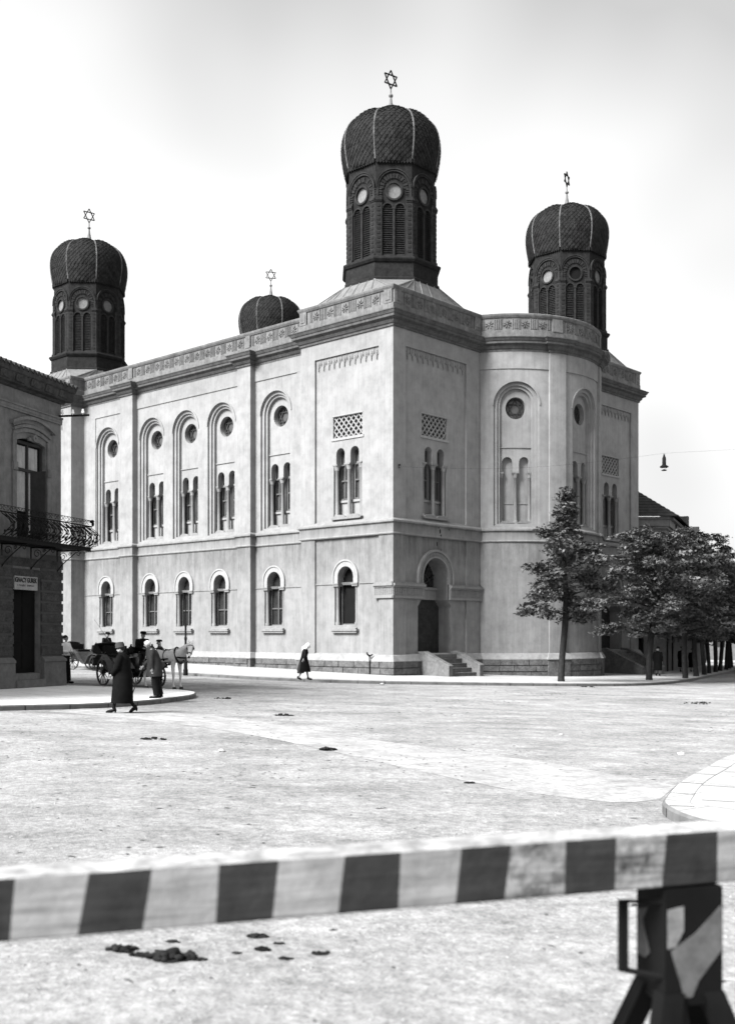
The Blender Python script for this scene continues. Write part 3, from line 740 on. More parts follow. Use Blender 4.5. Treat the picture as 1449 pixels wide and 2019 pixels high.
def make_tower(name_parent):
    A = 2.40; H = A * T8
    t = MB()
    oct_sweep(t, [(2.66, 20.15), (2.66, 20.42), (2.58, 20.48), (2.58, 21.2), (2.66, 21.24), (2.74, 21.36), (2.74, 21.44), (2.45, 21.6)])
    lou = []; discs = []
    for k in range(8):
        M = MO(k, A)
        hb = [(-.62, 21.66)] + arc(-.34, 24.0, .25, pi, 0, 8) + arc(.34, 24.0, .25, pi, 0, 8)[0:] + [(.62, 21.66)]
        hb = [(-.60, 21.66), (-.60, 24.0)] + arc(-.335, 24.02, .262, pi, 0, 8)[1:-1] + [(-.07, 24.0), (-.07, 21.66)]
        hb2 = [(-q[0], q[1]) for q in hb][::-1]
        t.sheet(M, rect(-H, H, 21.5, 26.6), [(hb, .2), (hb2, .2), (circ(0, 24.93, .40, 20), .14)], 0)
        for sg in (-1, 1):      # corner pilasters, caps and feet
            a, b = (sg * .66, sg * (H + .04)); a, b = min(a, b), max(a, b)
            t.box(M, a, b, 0, .10, 21.6, 24.35, m=1); t.box(M, a, b, 0, .16, 21.5, 21.66, m=1); t.box(M, a, b, 0, .14, 24.35, 24.42, m=1)
            t.box(M, a, b, 0, .18, 24.42, 24.52, m=1); t.box(M, a, b, 0, .13, 24.52, 24.6, m=1)
            for j in range(11): t.box(M, a + .1, b - .1, .10, .125, 21.75 + j * .235, 21.88 + j * .235)
            for j in range(4): t.box(M, a, b, 0, .07, 24.63 + j * .12, 24.7 + j * .12, m=1)
        t.box(M, -.05, .05, 0, .07, 21.6, 24.0, m=1); t.box(M, -.1, .1, 0, .09, 24.0, 24.08, m=1)
        for x in (-.335, .335): t.ring(M, x, 24.02, .262, .33, 0, .06, 0, pi, 10, m=1)
        t.ring(M, 0, 24.93, .40, .50, 0, .09, 0, 2 * pi, 20, m=1)
        for j in range(13):
            a = pi * (j + .5) / 13; t.ring(M, 0, 25.03, .56, .80, 0, .05 + .02 * (j % 2), a - .09, a + .09, 1, m=j % 2)
        t.ring(M, 0, 25.1, .84, .91, 0, .09, 0, pi, 20, m=1); t.ring(M, 0, 25.1, .94, .99, 0, .13, 0, pi, 20, m=1)
        for sg in (-1, 1): t.box(M, sg * .85, sg * .98, 0, .1, 24.6, 25.1, m=1)
        for j in range(12):
            x = -H + 2 * H * (j + .5) / 12; t.prism(M, [(x - .07, 26.62), (x - .07, 26.42), (x, 26.34), (x + .07, 26.42), (x + .07, 26.62)], .02, .14)
    tw = t.build('tower', [DRUM, DRUM2], name_parent)
    for k in range(8):
        M = MO(k, A)
        for sg in (-1, 1):
            l = MB(); x0, x1 = sorted((sg * .07, sg * .60))
            for j in range(23):
                z = 21.68 + j * .113
                l.add([M(x0, -.03, z), M(x1, -.03, z), M(x1, -.13, z + .085), M(x0, -.13, z + .085)], [(0, 1, 2, 3)]); l.box(M, x0, x1, -.035, -.02, z - .012, z + .012)
            l.box(M, x0, x1, -.2, -.19, 21.6, 24.3)
            l.build('louvre', LOUV, tw)
        dm = MB(); dm.disc(M, 0, 24.93, .41, -.05, 20); dm.build('round_shutter', DISC, tw)
    # dome: eight swelling gores covered in lozenge tiles
    def gore(k, f, i):      # f in [-1,1], i profile index
        a, z = i if isinstance(i, tuple) else DP[i]
        bul = .075 * a * (1 - f * f) ; an = k * pi / 4; s = f * a * T8; r = a + bul
        zz = z + (.15 * (1 - f * f) * max(0, min(1, (z - 28.6) / 1.0)))
        return (r * cos(an) - s * sin(an), r * sin(an) + s * cos(an), zz)
    dm = MB(); n = 8
    for k in range(8):
        vs = []; fs = []
        for i in range(len(DP)):
            for j in range(n + 1): vs.append(gore(k, -1 + 2 * j / n, i))
        for i in range(len(DP) - 1):
            for j in range(n): a = i * (n + 1) + j; fs.append((a, a + 1, a + n + 2, a + n + 1))
        dm.add(vs, fs)
    # arc-length sampling for the tile rows
    L = [0]
    for i in range(1, len(DP)): L.append(L[-1] + sqrt((DP[i][0] - DP[i - 1][0]) ** 2 + (DP[i][1] - DP[i - 1][1]) ** 2))
    def at(l):
        l = max(0, min(L[-1] - 1e-6, l))
        for i in range(1, len(L)):
            if l <= L[i]:
                t_ = (l - L[i - 1]) / (L[i] - L[i - 1]); return tuple(DP[i - 1][q] + (DP[i][q] - DP[i - 1][q]) * t_ for q in (0, 1))
        return DP[-1]
    tile = .27; row = .15; nr = int(L[-1] / row) - 2; rd = random.Random(3)
    for k in range(8):
        for r in range(nr):
            l = row * (r + 1); a, z = at(l); hw = a * T8; cnt = max(1, int(2 * hw / tile)); st = 2 / cnt
            for q in range(cnt + (r % 2)):
                f = -1 + st * (q + (.5 if r % 2 == 0 else 0))
                fl, fr = max(-1, f - st * .47), min(1, f + st * .47)
                pts = []
                for ff, ll, dz in ((f, l - row * .95, .055), (fr, l, .014), (f, l + row * .95, .004), (fl, l, .014)):
                    p = Vector(gore(k, max(-1, min(1, ff)), at(ll))); c = Vector((0, 0, 27.7)); nrm = (p - c).normalized()
                    pts.append(p + nrm * (dz + rd.random() * .006))
                dm.add(pts, [(0, 1, 2, 3)])
    dm.build('dome', TILE, tw)
    for k in range(8):
        rb = MB(); pts = []
        for a, z in DP[1:-1]:
            p = oct_pts(a + .02)[k]; pts.append((p[0], p[1], z + .02))
        rb.tube(pts, .05, 5); rb.build('rib', RIB, tw)
    fn = MB()
    fn.lathe((0, 0, 0), [(.46, 29.56), (.38, 29.74), (.26, 29.95), (.16, 30.25), (.09, 30.6), (.06, 30.86), (.11, 30.91), (.13, 30.97), (.10, 31.03), (.045, 31.08), (.035, 31.35)], 10)
    fin = fn.build('finial', ZINC, tw, 40)
    hx = MB(); zc = 31.83; R = .50
    for r0 in (0, 1):
        P = [(R * cos(pi / 2 + r0 * pi + 2 * pi * j / 3), zc + R * sin(pi / 2 + r0 * pi + 2 * pi * j / 3)) for j in range(3)]
        for j in range(3): hx.bar(ident, P[j], P[(j + 1) % 3], .06, -.03 + r0 * .005, .025 + r0 * .005)
    hexo = hx.build('hexagram', IRON, tw)
    # skirt roof from the square parapet up to the octagon
    sk = MB(); hx2, hy2, zb, zt = 3.48, 3.16, 19.25, 20.3
    B = [(hx2, -hy2), (hx2, hy2), (-hx2, hy2), (-hx2, -hy2)]; O = oct_pts(2.64)
    vs = [(x, y, zb) for x, y in B] + [(x, y, zt) for x, y in O]
    # octagon points start at 22.5 deg going ccw: 0:(+,+small) ...
    fs = [(0, 1, 4 + 0, 4 + 7), (1, 4 + 1, 4 + 0), (1, 2, 4 + 2, 4 + 1), (2, 4 + 3, 4 + 2), (2, 3, 4 + 4, 4 + 3), (3, 4 + 5, 4 + 4), (3, 0, 4 + 6, 4 + 5), (0, 4 + 7, 4 + 6)]
    sk.add(vs, fs)
    def seam(p, q): sk.tube([p, q], .03, 4)
    for i in range(4):
        a = Vector((*B[i], zb)); b = Vector((*B[(i + 1) % 4], zb))
        oa = Vector((*O[(2 * i + 7) % 8], zt)); ob = Vector((*O[(2 * i) % 8], zt))
        for j in range(0, 9):
            f = j / 8; p = a.lerp(b, f); g_ = max(0, min(1, (f - .28) / .44)); q = oa.lerp(ob, g_); q = p.lerp(q, 1 if .1 < f < .9 else .98)
            seam(p + Vector((0, 0, .02)), q + Vector((0, 0, .02)))
    sk.build('skirt_roof', ZINC, tw)
    return tw, hexo
tw0, hex0 = make_tower(SYN)
TC = [((3.55, 3.25), 58), ((21.05, 3.25), 71), ((3.55, 31.75), 50), ((21.05, 31.75), 80)]
def set_hex(t, ang):   # the stars are turned differently on each spire
    for c in bpy.data.objects:
        if c.parent == t and c.name.startswith('hexagram'): c.rotation_euler.z = ang
tw0.location = (3.55, 3.25, 0)
# world direction of each star's plane, measured from the x axis: near 36, right 56, left 40, back 10
tws = [tw0]
for (x, y), _ in TC[1:]:
    n = copy_tree(tw0, SYN); n.location = (x, y, 0); tws.append(n)
for t in tws: t.scale = (.94, .94, 1)
for t, deg in zip(tws, (36, 56, 38, 12)): set_hex(t, radians(deg) - AR)
for c in bpy.data.objects:      # the front round opening of the right tower stands open
    if c.parent == tws[1] and c.name.startswith('round_shutter'):
        ctr = sum((Vector(q) for q in c.bound_box), Vector()) / 8
        if abs(atan2(ctr.y, ctr.x) - (-3 * pi / 4)) < .2: c.data = c.data.copy(); c.data.materials[0] = BLACK; c['label'] = 'open black round opening'
ch = MB(); ch.box(ident, 8.3, 9.4, 4.6, 5.7, 18.4, 21.2); ch.box(ident, 8.2, 9.5, 4.5, 5.8, 21.2, 21.45); ch.box(ident, 8.35, 9.35, 4.65, 5.65, 21.45, 21.7)
ch.build('chimney', DRUM2, SYN)

# =================================================================== CORNER HOUSE on the left
HK = (-10.1, 36.2); HA = Vector((-.297, -.955)); HN = Vector((.955, -.297))
HOU = empty('corner_house', (HK[0], HK[1], 0), atan2(HA.y, HA.x))
tag(HOU, 'dark two-storey corner house with rusticated ground floor and iron balcony at the left edge', 'house')
# local x runs along the street front away from the corner, local y = +HN side
_r = Matrix.Rotation(-atan2(HA.y, HA.x), 2); _n = _r @ HN; NS = 1 if _n.y > 0 else -1
def MH(s, d, z): return (s, NS * d, z)
hw = MB()
def stilted(c, hwid, z0, z1, rise, n=10):
    return [(c - hwid, z0), (c - hwid, z1)] + [(c - hwid + 2 * hwid * i / n, z1 + rise * sin(pi * i / n)) for i in range(1, n)] + [(c + hwid, z1), (c + hwid, z0)]
WC = [1.68, 5.3, 8.9]; DC = [1.91, 5.6, 9.2]
hw.sheet(MH, rect(0, 14, 4.55, 10.2), [(stilted(c, .78, 5.0, 8.05, .14), .21) for c in WC], 0)
hw.sheet(MH, rect(0, 14, -.3, 4.55), [(rect(c - .74, c + .74, .8, 3.8), .22) for c in DC], 0)
hw.box(MH, 0, 14, -10, -.5, -.3, 10.2)
hw.add([MH(0, 0, -.3), MH(0, -.5, -.3), MH(0, -.5, 10.2), MH(0, 0, 10.2)], [(0, 1, 2, 3)])
hw.add([MH(0, 0, 10.2), MH(14, 0, 10.2), MH(14, -.5, 10.2), MH(0, -.5, 10.2)], [(0, 1, 2, 3)])
hw.box(MH, -.0, 14, 0, .05, 8.93, 9.0); hw.box(MH, 0, 14, 0, .09, 9.1, 9.16); hw.box(MH, 0, 14, 0, .06, 9.0, 9.1)
hw.build('wall', HOUSE, HOU)
ru = MB(); zc = [1.33] + [1.69 + .345 * i for i in range(9)]
for i in range(len(zc)):
    z0 = zc[i] + .05; z1 = zc[i] + .345 - .035
    if i == 0: z1 = 1.66
    if z1 > 4.6: continue
    segs = [(0, DC[0] - .74), (DC[0] + .74, DC[1] - .74), (DC[1] + .74, DC[2] - .74), (DC[2] + .74, 14)] if z0 < 3.75 else [(0, 14)]
    for a, b in segs: ru.box(MH, a - (.03 if a == 0 else 0), b, 0, .055, z0, z1)
    ru.box(MH, -.04, 0, -3, .055, z0, z1)
ru.build('rusticated_facing', RUST, HOU)
rj = MB(); rj.box(MH, -.01, DC[0] - .745, 0, .022, 1.3, 4.6); rj.box(MH, DC[0] + .745, DC[1] - .745, 0, .022, 1.3, 4.6); rj.build('joint_band', RUSJ, HOU)
hp = MB()
for a, b in ((-.12, DC[0] - .76), (DC[0] + .76, DC[1] - .76), (DC[1] + .76, DC[2] - .76), (DC[2] + .76, 14)):
    x1 = min(b, 14)
    vs = []
    for z, e, da in ((-.2, .17, .0), (1.14, .13, .03), (1.16, .16, .0), (1.22, .16, .0), (1.32, .05, .08)):
        s0 = a + (da if a < 0 else 0)
        vs += [MH(s0, e, z), MH(x1, e, z), MH(x1, -.4, z), MH(s0, -.4, z)]
    fs = []
    for j in range(4):
        for k in range(4): fs.append((j * 4 + k, j * 4 + (k + 1) % 4, (j + 1) * 4 + (k + 1) % 4, (j + 1) * 4 + k))
    fs.append((16, 17, 18, 19)); hp = MB(); hp.add(vs, fs); hp.build('plinth', HPLI, HOU)
for i, c in enumerate(DC):
    st = MB(); st.box(MH, c - .76, c + .76, -.2, .20, .2, .62); st.box(MH, c - .73, c + .73, -.21, -.03, .62, .82); st.build('doorstep', HPLI, HOU)
    d_ = MB(); d_.box(MH, c - .74, c + .74, -.26, -.21, .8, 3.8)
    for a, b in ((-.5, -.05), (.05, .5)):
        for z0, z1 in ((.95, 1.7), (1.8, 2.9), (3.0, 3.35)): d_.box(MH, c + a, c + b, -.21, -.19, z0, z1)
    d_.build('door', BLACK, HOU)
def swp(mb, prof):
    P = [(14, 0), (0, 0), (0, -10)]; vs = []; k = len(prof)
    for (x, y), o in zip(P, ((0, 1), (-1, 1), (-1, 0))):
        for d, z in prof: vs.append(MH(x + o[0] * d, y + o[1] * d, z))
    fs = []
    for i in range(2):
        for a in range(k - 1): fs.append((i * k + a, (i + 1) * k + a, (i + 1) * k + a + 1, i * k + a + 1))
    mb.add(vs, fs)
hc = MB(); swp(hc, [(0, 9.6), (.08, 9.62), (.10, 9.68), (.27, 9.70), (.29, 9.74), (.29, 9.98), (.34, 10.02), (.37, 10.12), (.37, 10.16), (0, 10.22)])
for i in range(18):   # carved modillions under the eave
    x = .1 + i * .78; hc.prism(MH, [(x, 9.74), (x + .12, 9.98), (x + .42, 9.98), (x + .5, 9.76)], .29, .33); hc.ring(MH, x + .27, 9.86, .03, .1, .29, .34, 0, 2 * pi, 8)
hc.build('cornice', HCOR, HOU)
ht = MB()
for i in range(58): x = -.3 + i * .24; ht.tube([MH(x, .42, 10.19), MH(x, -.2, 10.36)], .07, 6)
ht.box(MH, -.37, 14, -10, .37, 10.165, 10.2)
ht.add([MH(-.37, .38, 10.21), MH(14, .38, 10.21), MH(14, -5, 11.6), MH(3, -5, 11.6)], [(0, 1, 2, 3)]); ht.add([MH(-.37, .38, 10.21), MH(3, -5, 11.6), MH(-.37, -10, 10.21)], [(0, 1, 2)])
ht.build('roof', ROOFT, HOU)
for i, c in enumerate(WC):
    fr = MB(); bk = -.19
    for x in (c - .78, c - .03, c + .70): fr.box(MH, x, x + .08, bk, bk + .08, 5.0, 8.1)
    for z in (5.0, 7.15, 8.0): fr.box(MH, c - .78, c + .78, bk + .004, bk + .084, z, z + .09)
    fr.box(MH, c + .15, c + .2, bk + .3, bk + .85, 5.1, 7.12) if i == 0 else None
    w_ = fr.build('window', FRAMD, HOU)
    p = MB(); p.box(MH, c - .78, c + .78, bk - .03, bk - .02, 5.0, 8.2); p.build('pane', BLACK, w_)
    cu = MB()
    for a, b in ((c + .03, c + .6), (c - .6, c - .1)):
        n = 9; vs = []
        for j in range(n + 1):
            x = a + (b - a) * j / n; vs += [MH(x, bk + .01 + .012 * sin(j * 2.2), 5.9 if a > c else 5.2), MH(x, bk + .01 + .012 * sin(j * 2.2), 7.95)]
        cu.add(vs, [(2 * j, 2 * j + 2, 2 * j + 3, 2 * j + 1) for j in range(n)])
    cu.build('curtain', CURT, w_)
    hd = MB()
    for r_, (e, t_) in enumerate(((.05, .30), (.09, .2), (.14, .1), (.07, .02))):
        L = [(c - 1.05, 8.3 + .1 * r_)]
    top = lambda x, zb, rise: zb + rise * (1 - ((x - c) / 1.1) ** 2)
    for zb, th, e in ((8.12, .12, .05), (8.26, .10, .10), (8.38, .12, .07), (8.50, .10, .17)):
        n = 12; hwid = 1.12 if zb > 8.4 else .98
        for j in range(n):
            x0, x1 = c - hwid + 2 * hwid * j / n, c - hwid + 2 * hwid * (j + 1) / n
            hd.prism(MH, [(x0, top(x0, zb, .26)), (x1, top(x1, zb, .26)), (x1, top(x1, zb + th, .26)), (x0, top(x0, zb + th, .26))], 0, e)
    for sg in (-1, 1):
        a, b = sorted((c + sg * .82, c + sg * 1.0)); hd.box(MH, a, b, 0, .06, 5.0, 8.2); hd.box(MH, a - .02, b + .02, .0, .1, 7.1, 7.35)
    hd.ring(MH, c, 8.2, .03, .12, .1, .18, 0, 2 * pi, 10); hd.box(MH, c - .25, c + .25, .05, .12, 8.1, 8.2)
    hd.build('hood_mould', HOUSE, w_)
# balcony with a swelling wrought-iron front
bal = MB(); BZ = 4.85; BX0, BX1, BP = -.16, 4.9, .92
bal.box(MH, BX0, BX1, 0, BP + .06, BZ - .07, BZ); bal.box(MH, BX0 - .03, BX1, BP + .06, BP + .09, BZ - .1, BZ + .02)
balc = bal.build('balcony', IRON, HOU)
def belly(h):   # outward swell of the railing at height h (0..1)
    return BP + .08 + .36 * sin(pi * min(1, h / .72)) ** 1.2 * (1 if h < .72 else 0) - .04 * max(0, h - .72)
rl = MB()
def RP(s, h, side=False, off=0):
    b = belly(h) - BP + off
    return MH(s, BP + b, BZ + .98 * h) if not side else MH(BX0 - b * .9, s, BZ + .98 * h)
H_ = [i / 12 for i in range(13)]
for x in [BX0 + .0 + i * .165 for i in range(30)]:
    rl.tube([RP(x, h) for h in H_[:10]], .011, 4)
for i in range(14):
    c = BX0 + .2 + i * .345
    for sg in (-1, 1):
        P = [RP(c + sg * (.03 + .12 * sin(t * pi * 2.2) * (1 - t * .4)), .06 + .62 * t) for t in [j / 14 for j in range(15)]]
        rl.tube(P, .013, 4)
        P = [RP(c + sg * (.08 + .05 * (1 - t) * cos(t * 9)), .42 + .05 * (1 - t) * sin(t * 9)) for t in [j / 12 for j in range(13)]]; rl.tube(P, .012, 4)
        P = [RP(c + sg * (.07 + .06 * (1 - t) * cos(t * 9)), .2 + .05 * (1 - t) * sin(t * 9)) for t in [j / 12 for j in range(13)]]; rl.tube(P, .014, 4)
        P = [RP(c + sg * (.08 + .055 * cos(t)), .86 + .06 * sin(t)) for t in [j * .75 for j in range(8)]]; rl.tube(P, .010, 4)
    rl.blob(RP(c, .33), (.035, .035, .06), i, 1); rl.blob(RP(c, .62), (.03, .03, .05), i, 1); rl.blob(RP(c + .17, .15), (.04, .03, .05), i, 1)
for i in range(7):
    rl.tube([RP(.05 + .14 * i, h, True) for h in H_[:10]], .011, 4)
    if i % 2:
        for sg in (-1, 1): rl.tube([RP(.05 + .14 * i + sg * (.03 + .1 * sin(t * 6)), .06 + .62 * t, True) for t in [j / 12 for j in range(13)]], .013, 4)
for h, r_ in ((.02, .016), (.74, .022), (.94, .010)):
    rl.tube([RP(BX1, h), RP(BX0 - .1, h)], r_, 5); rl.tube([RP(BP + .1, h, True), RP(0, h, True)], r_, 5)
rl.blob(RP(BX0 - .12, .92), (.09, .07, .06), 5, 2); rl.blob(RP(BX0 - .16, .84), (.05, .05, .08), 6, 2)
rl.build('railing', IRON, balc)
for s_ in (.25, 1.7, 3.2, 4.6):
    br = MB(); br.tube([MH(s_, .02, BZ - .1), MH(s_, .02, BZ - .8)], .02, 5); br.tube([MH(s_, .0, BZ - .09), MH(s_, BP, BZ - .09)], .018, 5)
    br.tube([MH(s_, .02 + .72 * t, BZ - .76 + .62 * t ** .8) for t in [j / 8 for j in range(9)]], .016, 5)
    for cx_, cz_, r_ in ((.24, -.28, .14), (.82, -.2, .085), (.5, -.2, .06)):
        br.tube([MH(s_, cx_ + r_ * (1 - t * .7) * cos(t * 8), BZ + cz_ + r_ * (1 - t * .7) * sin(t * 8)) for t in [j / 16 for j in range(17)]], .012, 4)
    br.build('bracket', IRON, balc)
# sign over the shop door
sg_ = empty('shop_sign', (0, 0, 0)); tag(sg_, 'white lettered name board above the dark shop door of the corner house', 'sign')
def house_world(s, d, z): return (HK[0] + HA.x * s + HN.x * d, HK[1] + HA.y * s + HN.y * d, z)
sg_.location = house_world(2.03, 0, 3.42); sg_.rotation_euler = (0, 0, atan2(-HA.y, -HA.x))
sb = MB(); sb.box(ident, -.60, .60, -.075, -.02, .0, .42); sb.build('board', SIGNM, sg_)
def text_mesh(txt, size, x, z, parent, name, y=-.079, mat=INK, sx=1.0):
    cu = bpy.data.curves.new('t', 'FONT'); cu.body = txt; cu.size = size; cu.align_x = 'CENTER'; cu.extrude = .002; cu.offset = .009
    o = bpy.data.objects.new('t', cu); COL.objects.link(o); bpy.context.view_layer.update()
    me = bpy.data.meshes.new_from_object(o.evaluated_get(bpy.context.evaluated_depsgraph_get()))
    bpy.data.objects.remove(o)
    for v in me.vertices: v.co = (x + v.co.x * sx, y - v.co.z, z + v.co.y)
    me.materials.clear(); me.materials.append(mat)
    n = bpy.data.objects.new(name, me); COL.objects.link(n); n.parent = parent; return n
text_mesh('IGNACY GUREK', .20, -.03, .235, sg_, 'lettering', sx=.80)
tl = MB(); rd = random.Random(12); x_ = -.46     # second line: worn past reading in the photograph
while x_ < .38:
    if rd.random() > .18: tl.box(ident, x_, x_ + .016 + .014 * rd.random(), -.078, -.074, .10 + .02 * rd.random(), .155 + .015 * rd.random())
    x_ += .042
tl.build('worn_lettering', LEATH, sg_)
# telegraph arms fixed to the corner house
def arm(name, p, q, n, label, drop=False):
    o = empty(name, p); tag(o, label, 'telegraph bracket', 'telegraph brackets on the corner house')
    d = Vector(q) - Vector(p); b = MB(); b.tube([(0, 0, 0), d], .035, 6); b.build('arm', IRON, o)
    for i in range(n):
        f = (i + .4) / n; c = d * f
        ins = MB(); ins.lathe((c.x, c.y, c.z), [(.015, 0), (.015, .06), (.05, .07), (.055, .12), (.03, .14), (.04, .16), (.025, .2)], 8); ins.build('insulator', PORC, o)
arm('telegraph_bracket', (-10.15, 36.1, 9.21), (-9.05, 35.7, 9.17), 3, 'straight iron arm with small insulators sticking out past the corner of the house')
arm('telegraph_bracket', (-12.35, 34.6, 9.62), (-11.15, 34.2, 9.98), 5, 'slanting iron arm with a row of white insulators under the house eave')

# =================================================================== REAR HOUSES
RH = empty('rear_house', (20.6, 76, 0)); tag(RH, 'long two-storey house with a tiled hipped roof behind the trees, beyond the synagogue', 'house')
rb = MB(); dv = Vector((.37, .93)).normalized(); EZ = 10.0; LN = 32
def RW(s, d, z): return (dv.x * s + dv.y * d, dv.y * s - dv.x * d, z)      # side front, d outward to the right
def RF(s, d, z): return (-s, -d, z)                                        # frontal wall
wn = [(2.2 + 3.1 * i) for i in range(9)]
rb.sheet(RW, rect(0, LN, -2, EZ), [(rect(c - .55, c + .55, 1.6, 4.0), .3) for c in wn] + [(rect(c - .5, c + .5, 6.2, 8.3), .3) for c in wn], 0)
rb.sheet(RF, rect(0, 14, -2, EZ), [(rect(3.9, 5.1, 6.9, 8.9), .3), (rect(1.5, 4.6, -1.2, 3.6), 1.0)], 0)
rb.box(RF, 3.78, 5.22, 0, .06, 8.9, 9.05); rb.box(RF, 3.72, 3.9, 0, .05, 6.8, 8.9); rb.box(RF, 5.1, 5.28, 0, .05, 6.8, 8.9)
for i in range(10): rb.box(RW, 0, LN, 0, .03, .4 + i * .42, .44 + i * .42 + .3)
for c in wn: rb.box(RW, c - .7, c + .7, .03, .16, 1.42, 1.58); rb.box(RW, c - .62, c + .62, .0, .08, 8.4, 8.55)
rb.build('wall', BHOU, RH)
rc = MB()
for a, b, e in ((9.35, 9.5, .12), (9.5, 9.95, .3), (9.95, 10.1, .55)): rc.box(RW, -.0, LN, 0, e, a, b); rc.box(RF, -.2, 14, 0, e, a, b)
rc.build('cornice', CAPS, RH)
rr = MB()
def P3(x, y, z): return (x, y, z)
e0 = Vector(RW(0, .7, 0)) + Vector((0, -.7, 0)); e1 = Vector(RW(LN, .7, 0)); e2 = Vector((-14, -.7, 0))
rg0 = Vector((-3.2, 8.5, 0)); rg1 = rg0 + Vector((dv.x, dv.y, 0)) * LN; rg2 = Vector((-14, 5.5, 0)); RZ = 15.0
for k in range(20):   # stepped rows of tiles
    f0, f1 = k / 20, (k + 1) / 20; z0, z1 = 10.1 + (RZ - 10.1) * f0 + .08, 10.1 + (RZ - 10.1) * f1 + .02
    for A, B, C, D in ((e2, e0, rg2, rg0), (e0, e1, rg0, rg1)):
        a0, b0, a1, b1 = A.lerp(C, f0), B.lerp(D, f0), A.lerp(C, f1), B.lerp(D, f1)
        rr.add([(a0.x, a0.y, z0), (b0.x, b0.y, z0), (b1.x, b1.y, z1), (a1.x, a1.y, z1), (a0.x, a0.y, z0 - .08), (b0.x, b0.y, z0 - .08)], [(0, 1, 2, 3), (0, 4, 5, 1)])
rr.build('roof', ROOFT, RH)
for c in wn:
    for z0, z1, hw_ in ((1.6, 4.0, .55), (6.2, 8.3, .5)):
        f_ = MB(); 
        for x in (c - hw_, c - .03, c + hw_ - .06): f_.box(RW, x, x + .06, -.26, -.2, z0, z1)
        f_.box(RW, c - hw_, c + hw_, -.255, -.205, (z0 + z1) / 2 + .3, (z0 + z1) / 2 + .36); w_ = f_.build('window', CURT, RH)
        p = MB(); p.box(RW, c - hw_, c + hw_, -.32, -.3, z0, z1); p.build('pane', GLASS, w_)
p = MB(); p.box(RF, 1.5, 4.6, -1.02, -1.0, -1.2, 3.6); p.box(RF, 3.9, 5.1, -.32, -.3, 6.9, 8.9); p.build('gate', BLACK, RH)
dp = MB(); dp.tube([RW(3.6, .35, 10), RW(3.6, .35, 9.6), RW(3.6, .1, 9.1), RW(3.6, .1, -.6)], .06, 6); dp.tube([RW(.5, .1, 4.2), RW(.5, .1, -.6)], .05, 6); dp.build('downpipe', IRON, RH)
fw = MB(); fw.box(RW, 8.2, 8.8, -6, .75, 9.8, 11.0); fw.box(RW, 17, 17.6, -6, .75, 9.8, 11.0); fw.build('firewall', ROOFT, RH)
DH = empty('distant_house', (30, 150, 0)); tag(DH, 'low pale far-off house closing the tree-lined street on the right', 'house')
db = MB(); DM = lambda s, d, z: (s, -d, z)
db.sheet(DM, rect(-18, 40, -4, 5.0), [(rect(x, x + 1.3, .2, 2.6), .2) for x in [-16 + 4.2 * i for i in range(13)]], 0); db.build('wall', BHOU, DH)
p = MB(); p.box(DM, -18, 40, -.3, -.2, -4, 5); p.build('window', GLASS, DH)
p = MB(); p.add([(-19, -.6, 5), (41, -.6, 5), (38, 6, 8.2), (-15, 6, 8.2)], [(0, 1, 2, 3)]); p.box(DM, -18.5, 40.5, 0, .4, 4.7, 5.0); p.build('roof', ROOFT, DH)

# =================================================================== TREES
def leaf_mesh(seed, boughs, n_leaf, size):
    rd = random.Random(seed); mb = MB(); vs = []; fs = []
    tot = sum(b[3] for b in boughs)
    for p0, p1, rad, wgt in boughs:
        p0 = Vector(p0); p1 = Vector(p1); cnt = int(n_leaf * wgt / tot)
        sprays = max(3, cnt // 26)
        for _ in range(sprays):
            t = rd.random() ** .75; ax = p0.lerp(p1, .12 + .9 * t); ax.z += .35 * sin(pi * t) * (p1 - p0).length * .25
            r_ = rad * (1 - .45 * t)
            a = rd.random() * 2 * pi; e = sqrt(rd.random())
            c = ax + Vector((cos(a) * e * r_, sin(a) * e * r_, (rd.random() - .55) * r_ * 1.25))
            tilt = Vector((rd.gauss(0, .28), rd.gauss(0, .28), 1)).normalized()
            out = (c - Vector((p0.x, p0.y, c.z))); out = out.normalized() if out.length > .01 else Vector((1, 0, 0))
            for k in range(26):
                q = Vector((rd.gauss(0, .15), rd.gauss(0, .15), rd.gauss(0, .05))); q.z -= .25 * (q.x ** 2 + q.y ** 2) + .12 * q.dot(out)
                pp_ = c + q; s_ = size * (.4 + 1.1 * rd.random())
                nrm = (tilt + Vector((rd.gauss(0, .4), rd.gauss(0, .4), rd.gauss(0, .3)))).normalized()
                u = nrm.orthogonal().normalized(); u = (Matrix.Rotation(rd.random() * 6.28, 3, nrm) @ u); v = nrm.cross(u)
                o = len(vs); vs += [pp_ - u * s_, pp_ + v * s_ * .62 - Vector((0, 0, s_ * .15)), pp_ + u * s_ - Vector((0, 0, s_ * .3)), pp_ - v * s_ * .62 - Vector((0, 0, s_ * .15))]
                fs.append((o, o + 1, o + 2, o + 3))
    mb.add(vs, fs); return mb
